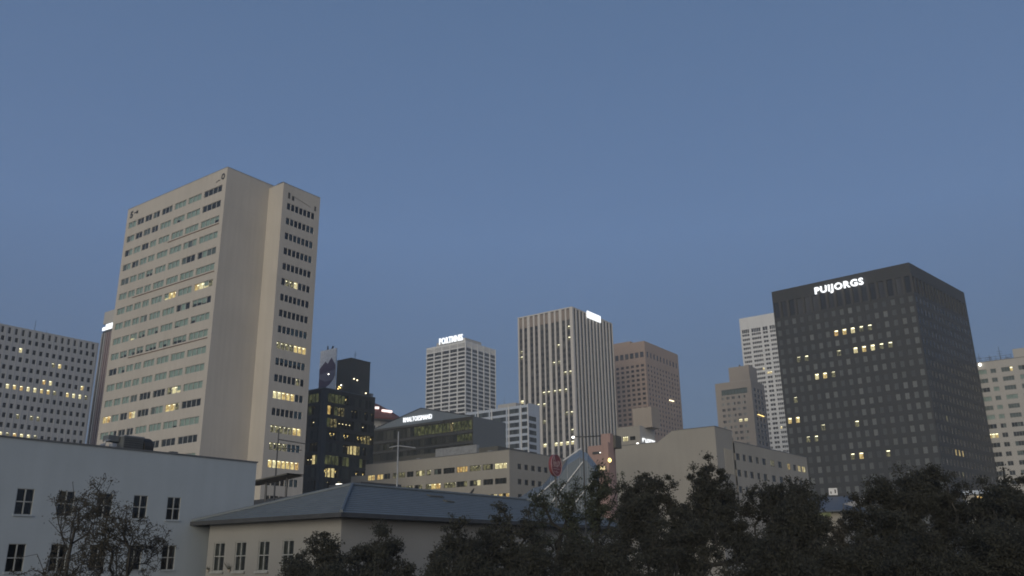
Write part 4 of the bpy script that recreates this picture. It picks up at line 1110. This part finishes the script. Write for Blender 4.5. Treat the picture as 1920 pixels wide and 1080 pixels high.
# soffit, gutter, roof
mb = MB(); rect_rail(mb, -Wd, 0, 0, Ln, EZ - 0.14, EZ - 0.08, ins + 0.1, M['soffit']); mb.build('soffit', b.root)
mb = MB(); rect_rail(mb, -Wd - 0.12, 0.12, -0.12, Ln + 0.12, EZ - 0.26, EZ + 0.02, 0.14, M['darkmetal']); mb.build('gutter', b.root)
RZ = 12.1; RY0, RY1 = 8.66, Ln - 8.66
c0, c1, c2, c3 = Vector((-Wd, 0, EZ)), Vector((0, 0, EZ)), Vector((0, Ln, EZ)), Vector((-Wd, Ln, EZ))
r0, r1 = Vector((-Wd / 2, RY0, RZ)), Vector((-Wd / 2, RY1, RZ))
NC = 15
for (a, bb, ta, tb) in ((c0, c1, r0, r0), (c1, c2, r0, r1), (c2, c3, r1, r1), (c3, c0, r1, r0)):
    nrm = (bb - a).cross(ta - a).normalized()
    for k in range(NC):
        f0, f1 = k / NC, min(1.0, (k + 1.12) / NC)
        p0, p1 = a.lerp(ta, f0), bb.lerp(tb, f0); q0, q1 = a.lerp(ta, f1), bb.lerp(tb, f1)
        up = nrm * 0.055; lo = nrm * 0.010
        mb = MB()
        mb.poly([p0 + up, p1 + up, q1 + lo, q0 + lo], M['slate']); mb.poly([p0, p1, p1 + up, p0 + up], M['slate']); 
        mb.poly([p0 + up, q0 + lo, q0 - lo, p0], M['slate']); mb.poly([p1, q1 - lo, q1 + lo, p1 + up], M['slate'])
        mb.build('roof_course', b.root)
for p, q in ((c0, r0), (c1, r0), (c2, r1), (c3, r1), (r0, r1)):
    mb = MB(); mb.tube(p + Vector((0, 0, 0.10)), q + Vector((0, 0, 0.10)), 0.13, 0.13, M['slate'], 6); mb.build('ridge_cap', b.root)
def roofpt(y, f):  # point on the right-hand slope
    p = c1.lerp(c2, y); q = r0.lerp(r1, y); return p.lerp(q, f)
for nm, y, f, s in (('roof_patch', 0.36, 0.80, 0.9), ('roof_patch', 0.375, 0.62, 0.5)):  # thin dark raised plates on the slope
    p = roofpt(y, f); T = Matrix.Translation(p) @ Matrix.Rotation(R(90), 4, 'Z') @ Matrix.Rotation(math.atan2(RZ - EZ, Wd / 2), 4, 'X')
    mb = MB(); mb.box((-s, -0.25, 0.06), (s, 0.25, 0.13), M['gunmetal'], T); mb.build(nm, b.root, label='dark patch on the slate')

def world_of(lx, ly, z, ox=-11.4, oy=57.8):
    g = R(GRID); return (ox + lx * math.cos(g) - ly * math.sin(g), oy + lx * math.sin(g) + ly * math.cos(g), z)
t = thing('bird', world_of(-Wd / 2, 24.0, RZ + 0.24), R(30), 'small dark bird perched on the ridge of the slate roof', 'bird')
mb = MB(); bm_ = flat_mat('dark_feathers', (0.03, 0.03, 0.03), 0.7)
mb.lathe([(0.0, 0.0), (0.09, 0.05), (0.13, 0.16), (0.12, 0.28), (0.07, 0.36), (0.085, 0.42), (0.05, 0.49), (0, 0.51)], bm_, 10)
for v_i in range(len(mb.v)):
    x, y, z = mb.v[v_i]; mb.v[v_i] = (x + (z - .1) * 0.55, y, z * 0.9)
mb.tube((0.33, 0, 0.41), (0.42, 0, 0.40), 0.02, 0.004, bm_, 4); mb.tube((-0.02, 0, 0.06), (-0.32, 0, -0.06), 0.07, 0.03, bm_, 5)
mb.build('body', t)
mb = MB(); mb.tube((0.03, .03, -0.1), (0.03, .03, 0.05), .012, .012, bm_, 4); mb.tube((0.03, -.03, -0.1), (0.03, -.03, 0.05), .012, .012, bm_, 4); mb.build('legs', t)

# ================================================================== flat dark roofs behind the near building
b = Building('building', -22.0, 110.0, GRID - 6, 'dark flat-roofed low building squeezed between painted wall and slate roof')
b.face(-20, 0, 0, 24, 0, 14.1, M['soffit']); b.face(4, 0, 90, 8, 0, 14.1, M['soffit']); b.face(4, 8, 180, 24, 0, 14.1, M['soffit']); b.face(-20, 8, 270, 8, 0, 14.1, M['soffit'])
b.finish(); flat_roof(b, [(-20,0),(4,0),(4,8),(-20,8)], 14.1)
mb = MB(); rect_rail(mb, -20.4, 4.4, -0.4, 8.4, 14.1, 14.9, 0.5, M['darkmetal']); mb.build('fascia', b.root)
mb = MB(); rect_rail(mb, -20.2, 4.2, -0.2, 8.2, 13.3, 13.7, 0.3, M['gunmetal']); mb.build('band', b.root)
mb = MB(); mb.box((-3.0, 0.5, 14.9), (3.6, 7, 15.9), M['darkmetal']); mb.build('roof_box', b.root)
t = thing('skylight', (-19.6, 113.5, 14.1), R(-20), 'pale domed skylight on the dark flat roof behind the slate roof', 'skylight')
mb = MB(); mb.lathe([(1.9, 0.8), (1.8, 1.15), (1.3, 1.5), (0.6, 1.7), (0.02, 1.75)], M['greymetal'], 20); mb.build('dome', t)
mb = MB(); mb.lathe([(2.0, -0.3), (2.0, 0.8), (1.8, 0.8)], M['darkmetal'], 20); mb.build('kerb', t)
t = thing('roof_lamp', (-22.4, 111.0, 14.6), R(-20), 'low white strip lamp glowing on the dark flat roof', 'lamp')
mb = MB(); mb.box((-0.4, 0, 1.28), (0.4, 0.2, 1.36), M['lamp_white']); mb.build('tube', t); mb = MB(); mb.box((-0.8, 0.05, -0.2), (0.8, 0.35, 1.22), M['darkmetal']); mb.build('housing', t)
t = thing('canopy', (-26.2, 96.5, 0), R(GRID), 'thin grey canopy roof jutting out from behind the painted wall end', 'canopy')
mb = MB(); mb.poly([(-6, -0.5, 15.0), (2.0, -0.5, 15.6), (2.0, 2, 15.6), (-6, 2, 15.0)], M['darkmetal']); mb.poly([(-6, -0.5, 15.0), (-6, -0.5, 15.15), (2.0, -0.5, 15.75), (2.0, -0.5, 15.6)], M['gunmetal']); mb.poly([(-6, -0.5, 15.15), (-6, 2, 15.15), (2.0, 2, 15.75), (2.0, -0.5, 15.75)], M['gunmetal']); mb.build('roof', t)
mb = MB(); mb.tube((-3, 0.8, 0), (-3, 0.8, 15.2), .12, .12, M['darkmetal']); mb.tube((0.5, 0.8, 0), (0.5, 0.8, 15.4), .12, .12, M['darkmetal']); mb.build('posts', t)

# ================================================================== light poles
def mast(x, y, top, arms, label, dark=False, g=None, lamp=None):
    t = thing('street_lamp', (x, y, 0), 0, label, 'street lamp', g)
    m = M['darkmetal'] if dark else M['steel']
    mb = MB(); mb.tube((0, 0, 0), (0, 0, top), 0.10 if lamp else 0.17, 0.05 if lamp else 0.07, m, 8); mb.build('pole', t)
    for (z, dx0, dx1, dz, r_) in arms:
        mb = MB(); mb.tube((dx0, 0, z - dz), (0, 0, z), r_, r_, m, 6); mb.tube((0, 0, z), (dx1, 0, z - dz * 1.3), r_, r_, m, 6); mb.build('arm', t)
    if lamp:
        mb = MB(); mb.lathe([(0, -0.12), (0.11, -0.06), (0.12, 0.03), (0, 0.08)], M['lamp_white'], 10); mb.build('lamp_head', t, lamp)
    return t
mast(-14.7, 109.0, 22.2, [(20.4, -1.1, 2.2, 0.22, 0.07)], 'tall pale lamp mast with a crossbar rising behind the slate roof ridge')
mast(-29.0, 105.5, 22.2, [(20.9, 0.0, 3.4, 0.45, 0.07), (19.9, 0.0, 3.0, 0.3, 0.05)], 'thin dark mast with side arms in front of the cream slab tower', True)
mast(5.6, 69.9, 15.9, [(15.75, -0.75, 1.5, -0.05, 0.045)], 'dark street lamp with a lit head in front of the ribbed tower', True, None, (-0.78, 0, 15.75))

# ================================================================== blue awning roof, small white sign, lit kiosk on the right
b = Building('building', 34.2, 92.5, GRID, 'low building with a blue sloping awning roof seen between the right-hand trees')
aw = wall_mat('blue_metal_awning', (0.10, 0.117, 0.145), rough=0.5, var=0.1)
b.face(-5, 0, 0, 5, 0, 10.9, M['beige']); b.face(0, 0, 90, 8, 0, 10.9, M['beige']); b.face(0, 8, 180, 5, 0, 10.9, M['beige']); b.face(-5, 8, 270, 8, 0, 10.9, M['beige'])
b.finish()
mb = MB(); mb.poly([(-5.4, -0.8, 10.9), (0.5, -0.8, 10.9), (0.2, 3, 12.5), (-5.0, 3, 12.5)], aw); mb.poly([(0.5, -0.8, 10.9), (0.5, 8.5, 10.9), (0.2, 6, 12.5), (0.2, 3, 12.5)], aw); mb.poly([(-5.4, -0.8, 10.75), (-5.4, 8.5, 10.75), (0.5, 8.5, 10.75), (0.5, -0.8, 10.75)], aw); mb.poly([(-5.0, 3, 12.5), (0.2, 3, 12.5), (0.2, 6, 12.5), (-5.0, 6, 12.5)], aw); mb.poly([(-5.4, -0.8, 10.75), (0.5, -0.8, 10.75), (0.5, -0.8, 10.9), (-5.4, -0.8, 10.9)], aw); mb.build('awning_roof', b.root)
mb = MB(); mb.box((-5.2, -0.5, 10.3), (-1.0, -0.3, 10.7), M['lit_olive']); mb.build('lit_fascia', b.root)
t = thing('shade_sail', (34.9, 91.0, 0), R(-10), 'pale triangular shade sail beside the blue awning roof', 'canopy')
mb = MB(); sl = flat_mat('pale_canvas', (0.34, 0.35, 0.38), 0.8)
P = [(-0.9, 0, 11.45), (1.5, 0.3, 12.1), (0.7, 0.6, 11.05)]
mb.poly(P, sl); mb.poly([(p[0], p[1] + .03, p[2]) for p in P[::-1]], sl); mb.build('sail', t)
mb = MB(); mb.tube((1.5, .3, 0), (1.5, .3, 12.2), .06, .05, M['darkmetal']); mb.tube((-0.9, 0, 0), (-0.9, 0, 11.5), .06, .05, M['darkmetal']); mb.build('posts', t)
t = thing('small_sign', (34.9, 96.0, 0), R(-6), 'small white square sign above the blue awning roof', 'sign')
mb = MB(); mb.box((-0.45, 0, 12.7), (0.45, 0.08, 13.45), M['white_conc']); mb.build('sign_face', t); mb = MB(); mb.box((0.15, -0.02, 12.9), (0.3, -0.002, 13.3), M['darkmetal']); mb.box((-0.3, -0.02, 12.85), (-0.18, -0.002, 13.1), M['darkmetal']); mb.build('symbol', t)
mb = MB(); mb.tube((0, 0.1, 0), (0, 0.1, 12.7), .06, .05, M['darkmetal']); mb.build('post', t)
t = thing('lit_kiosk', (47.6, 90.5, 0), R(-25), 'small white lit booth glimpsed between the dark right-hand trees', 'booth')
mb = MB(); mb.box((-1.0, 0, 0), (0.9, 1.5, 12.2), M['pale']); mb.build('wall', t); mb = MB(); mb.box((-1.2, -0.4, 12.2), (1.5, 1.8, 12.6), M['bluewhite']); mb.build('roof', t)
mb = MB(); mb.box((0.0, -0.05, 11.4), (0.5, -0.002, 12.0), M['lit_warm']); mb.build('window', t)
mb = MB(); mb.box((0.9, 0.4, 12.3), (4.2, 0.6, 12.45), M['gunmetal']); mb.box((0.9, 0.4, 12.9), (4.2, 0.6, 13.0), M['gunmetal']); mb.build('rail', t)

# ================================================================== trees
def leaf_mat(name, lo, hi):
    m, nt, out = new_mat(name); N = nt.nodes; L = nt.links
    b_ = N.new('ShaderNodeBsdfDiffuse'); t_ = N.new('ShaderNodeBsdfTranslucent'); mx = N.new('ShaderNodeMixShader'); mx.inputs[0].default_value = 0.42
    L.new(b_.outputs[0], mx.inputs[1]); L.new(t_.outputs[0], mx.inputs[2]); L.new(mx.outputs[0], out.inputs['Surface'])
    ge = N.new('ShaderNodeNewGeometry'); tc = N.new('ShaderNodeTexCoord'); n = N.new('ShaderNodeTexNoise'); n.inputs['Scale'].default_value = 0.6
    L.new(tc.outputs['Object'], n.inputs['Vector'])
    a = N.new('ShaderNodeMath'); a.operation = 'MULTIPLY_ADD'; L.new(ge.outputs['Random Per Island'], a.inputs[0]); a.inputs[1].default_value = 0.35
    L.new(n.outputs['Fac'], a.inputs[2])
    c_ = ramp(nt, a.outputs[0], [(0.35, lo), (1.0, hi)]); L.new(c_, b_.inputs[0]); L.new(c_, t_.inputs[0])
    return m
M['leaf_dark'] = leaf_mat('dark_green_brown_leaf', (0.058, 0.058, 0.050), (0.082, 0.084, 0.068))
M['leaf_grey'] = leaf_mat('grey_green_leaf', (0.060, 0.070, 0.052), (0.105, 0.118, 0.085))
M['leaf_dry'] = leaf_mat('dull_brown_leaf', (0.06, 0.055, 0.045), (0.12, 0.11, 0.085))
M['bark'] = wall_mat('dark_bark', (0.038, 0.036, 0.032), var=0.3, scale=2.0, grain=12, bump=0.8)

def tree(x, y, height, spread, crown_base, nleaf, leaf, seed, label, lm='leaf_dark', group=None, cl=0.4, npts=300, shell=0.55):
    if lm == 'leaf_dark': nleaf = int(nleaf * 1.6)
    """trunk and limbs that reach for points spread through an uneven crown, leaves in clumps round the twig ends"""
    r = random.Random(seed); nr = np.random.default_rng(seed)
    t = thing('tree', (x, y, 0), r.uniform(0, 6.28), label, 'tree', group)
    hc = (height - crown_base) / 2; zc_ = crown_base + hc
    # lobes of the crown
    lobes = []
    for k in range(11):
        a = 6.283 * k / 11 + r.uniform(-.5, .5); el = r.uniform(-0.9, 1.1); rad = r.uniform(0.45, 0.8)
        lobes.append((math.cos(a) * math.cos(el) * rad * spread, math.sin(a) * math.cos(el) * rad * spread, zc_ + math.sin(el) * rad * hc, r.uniform(0.22, 0.46)))
    lobes.append((0, 0, zc_, 0.55)); lobes.append((r.uniform(-.2,.2) * spread, r.uniform(-.2,.2) * spread, zc_ + hc * 0.62, 0.36))
    pts = []
    while len(pts) < npts:
        L_ = lobes[r.randrange(len(lobes))]
        v = nr.normal(0, 1, 3); v /= np.linalg.norm(v); k = r.random() ** shell
        p = np.array((L_[0] + v[0] * k * L_[3] * spread, L_[1] + v[1] * k * L_[3] * spread, L_[2] + v[2] * k * L_[3] * hc * 1.1))
        if p[2] > height: p[2] = height - r.random() * 0.6
        if p[2] > crown_base * 0.8: pts.append(p)
    pts = np.array(pts)
    base = np.array((0, 0, crown_base * 0.75)); order = np.argsort(np.linalg.norm(pts - base, axis=1))
    nodes = [np.array((0, 0, 0.0)), np.array((r.uniform(-.1,.1), r.uniform(-.1,.1), crown_base * 0.4)), base]; par = [-1, 0, 1]; depth_ = [0.0, crown_base * .4, crown_base * .75]
    leafy = []
    for i in order:
        p = pts[i]; N_ = np.array(nodes[2:]); d = np.linalg.norm(N_ - p, axis=1)
        j = int(np.argmin(d + 0.28 * np.array(depth_[2:]))) + 2; q = nodes[j]; ln = np.linalg.norm(p - q)
        prev = j; ns = max(1, int(ln / 0.55))
        for s_ in range(1, ns + 1):
            f = s_ / ns; w = q + (p - q) * f + nr.normal(0, 0.06, 3) * (1 if s_ < ns else 0); w[2] += math.sin(f * math.pi) * ln * 0.10
            nodes.append(w); par.append(prev); depth_.append(depth_[prev] + ln / ns); prev = len(nodes) - 1
        leafy.append(prev)
    cnt = np.zeros(len(nodes)); 
    for l in leafy: cnt[l] += 1
    for i in range(len(nodes) - 1, 0, -1): cnt[par[i]] += cnt[i]
    rad = (0.011 + 0.0125 * np.power(cnt, 0.52)) * (0.55 if lm == 'leaf_dry' else 1.0)
    tb = MB()
    for i in range(1, len(nodes)):
        ra = rad[par[i]] if cnt[par[i]] < cnt[i] * 1.6 else rad[i] * 1.12
        tb.tube(nodes[par[i]], nodes[i], ra * (1.35 if par[i] == 0 else 1), rad[i], M['bark'], 8 if rad[i] > 0.08 else 4)
    tb.build('trunk', t)
    cen = np.array(nodes)[[l for l in leafy]]
    ex = np.array(nodes)[3:][::2]; cen = np.vstack([cen, cen, ex]) if len(ex) else cen
    n_t = len(cen); wt = nr.uniform(0.1, 1.0, n_t) ** 2.2; wt /= wt.sum()
    idx = nr.choice(n_t, nleaf, p=wt)
    off = nr.normal(0, 1, (nleaf, 3)); off /= (np.linalg.norm(off, axis=1, keepdims=True) + 1e-6); off *= (nr.uniform(0, 1, (nleaf, 1)) ** 0.6) * cl * nr.uniform(0.5, 1.3, n_t)[idx][:, None]
    off[:, 2] *= 0.7
    c = cen[idx] + off
    ax = nr.normal(0, 1, (nleaf, 3)); ax /= np.linalg.norm(ax, axis=1, keepdims=True)
    up = nr.normal(0, 1, (nleaf, 3)); up[:, 2] += 0.6; bx_ = np.cross(ax, up); bx_ /= (np.linalg.norm(bx_, axis=1, keepdims=True) + 1e-6)
    sL = leaf * nr.uniform(0.6, 1.25, (nleaf, 1)); sW = sL * 0.52
    nn = np.cross(ax, bx_) * sL * 0.12
    v = np.empty((nleaf, 4, 3)); v[:, 0] = c - ax * sL * 0.5; v[:, 1] = c + bx_ * sW * 0.5 + nn; v[:, 2] = c + ax * sL * 0.5; v[:, 3] = c - bx_ * sW * 0.5 + nn
    me = bpy.data.meshes.new('crown'); me.vertices.add(nleaf * 4); me.vertices.foreach_set('co', v.reshape(-1))
    me.loops.add(nleaf * 4); me.loops.foreach_set('vertex_index', np.arange(nleaf * 4, dtype=np.int32))
    me.polygons.add(nleaf); me.polygons.foreach_set('loop_start', np.arange(0, nleaf * 4, 4, dtype=np.int32)); me.polygons.foreach_set('loop_total', np.full(nleaf, 4, dtype=np.int32))
    me.materials.append(M[lm]); me.update(calc_edges=True)
    place(me, 'crown', t)
    return t

GT = 'trees along the foreground'
TREES = [
 # x, y, height, spread, crown base, leaves, leaf size, material, clump radius, points, label
 (-22.1, 47.1, 11.1, 4.5, 2.8, 15000, 0.115, 'leaf_dry', 0.36, 760, 'slender sparse-leaved tree in front of the blue-grey painted wall'),
 (-10.8, 48.8, 8.3, 2.5, 2.0, 17000, 0.15, 'leaf_dark', 0.50, 260, 'dark bushy tree beside the fourth window of the slate-roofed building'),
 (-8.0, 52.4, 8.2, 2.6, 2.0, 17000, 0.15, 'leaf_dark', 0.50, 260, 'dark bushy tree hiding the near corner of the slate-roofed building'),
 (-3.5, 49.9, 8.7, 2.0, 2.4, 9000, 0.15, 'leaf_dark', 0.45, 220, 'narrow dark tree right of the bare patch of beige wall'),
 (-0.4, 54.0, 9.4, 2.9, 2.4, 19000, 0.16, 'leaf_dark', 0.50, 280, 'dark tree covering the right end of the slate roof eaves'),
 (3.3, 61.9, 12.2, 3.0, 3.5, 9500, 0.17, 'leaf_grey', 0.46, 300, 'looser grey-green tree right below the red round sign'),
 (5.9, 59.7, 12.6, 2.6, 3.5, 13000, 0.17, 'leaf_grey', 0.46, 280, 'grey-green tree rising in front of the pink stepped building'),
 (8.9, 55.3, 12.0, 2.9, 3.0, 19000, 0.16, 'leaf_dark', 0.50, 300, 'dark tree in front of the left half of the plain beige block'),
 (13.1, 56.5, 12.5, 3.3, 3.0, 25000, 0.16, 'leaf_dark', 0.52, 340, 'tall dark tree in front of the corner of the plain beige block'),
 (16.8, 57.6, 11.8, 3.2, 3.0, 19000, 0.16, 'leaf_dark', 0.50, 320, 'dark tree covering the windows of the low beige wing'),
 (14.7, 45.7, 9.3, 2.2, 2.5, 22000, 0.15, 'leaf_dark', 0.55, 260, 'compact round-topped dark tree low in front of the beige wing'),
 (18.7, 51.7, 8.5, 1.6, 2.4, 3800, 0.15, 'leaf_dry', 0.34, 160, 'thin sparse tree below the blue awning roof'),
 (21.7, 51.6, 11.0, 2.8, 2.6, 26000, 0.16, 'leaf_dark', 0.55, 300, 'dense dark tree just right of the blue awning roof'),
 (25.2, 52.2, 11.7, 3.3, 2.6, 33000, 0.16, 'leaf_dark', 0.55, 340, 'tallest dense tree in front of the black tower base'),
 (28.0, 49.5, 10.9, 3.0, 2.4, 28000, 0.16, 'leaf_dark', 0.55, 320, 'dense dark tree at the right edge below the apartment block'),
 (-7.6, 40.3, 6.6, 2.1, 1.2, 12000, 0.13, 'leaf_dark', 0.5, 200, 'low bush-like tree at the bottom edge under the slate roof corner'),
 (-2.7, 41.9, 6.8, 2.3, 1.2, 12000, 0.13, 'leaf_dark', 0.5, 200, 'low bush-like tree at the bottom edge under the middle of the slate roof'),
 (0.9, 43.0, 7.4, 2.6, 1.2, 18000, 0.13, 'leaf_dark', 0.55, 240, 'low bush-like tree at the bottom edge below the red round sign'),
 (4.6, 41.7, 7.8, 2.7, 1.2, 20000, 0.13, 'leaf_dark', 0.55, 240, 'low bush-like tree at the bottom edge below the pink building'),
 (6.6, 49.6, 9.9, 2.3, 1.8, 17000, 0.15, 'leaf_dark', 0.5, 240, 'dark mid-height tree between the pink building and the plain beige block'),
 (3.2, 44.9, 7.9, 2.3, 1.4, 15000, 0.14, 'leaf_dark', 0.5, 220, 'dark low tree under the sloping glass roof'),
 (8.5, 42.2, 8.0, 2.9, 1.2, 22000, 0.13, 'leaf_dark', 0.55, 260, 'low bush-like tree at the bottom edge below the plain beige block'),
 (11.8, 40.3, 7.6, 2.6, 1.2, 20000, 0.13, 'leaf_dark', 0.55, 240, 'low bush-like tree at the bottom edge below the low beige wing'),
 (15.3, 40.2, 7.2, 2.5, 1.2, 18000, 0.13, 'leaf_dark', 0.55, 240, 'low bush-like tree at the bottom edge below the blue awning roof'),
 (17.7, 38.1, 7.4, 2.7, 1.2, 22000, 0.13, 'leaf_dark', 0.55, 240, 'low bush-like tree at the bottom edge below the black tower'),
 (20.8, 37.8, 7.6, 2.8, 1.2, 22000, 0.13, 'leaf_dark', 0.55, 240, 'low bush-like tree in the bottom right corner of the photo'),
]
for i, (x, y, h, sp, cb, nl, lf, lm, cl, npt, lab) in enumerate(TREES):
    tree(x, y, h, sp, cb, nl, lf, 11 + i, lab, lm, GT, cl, npt)
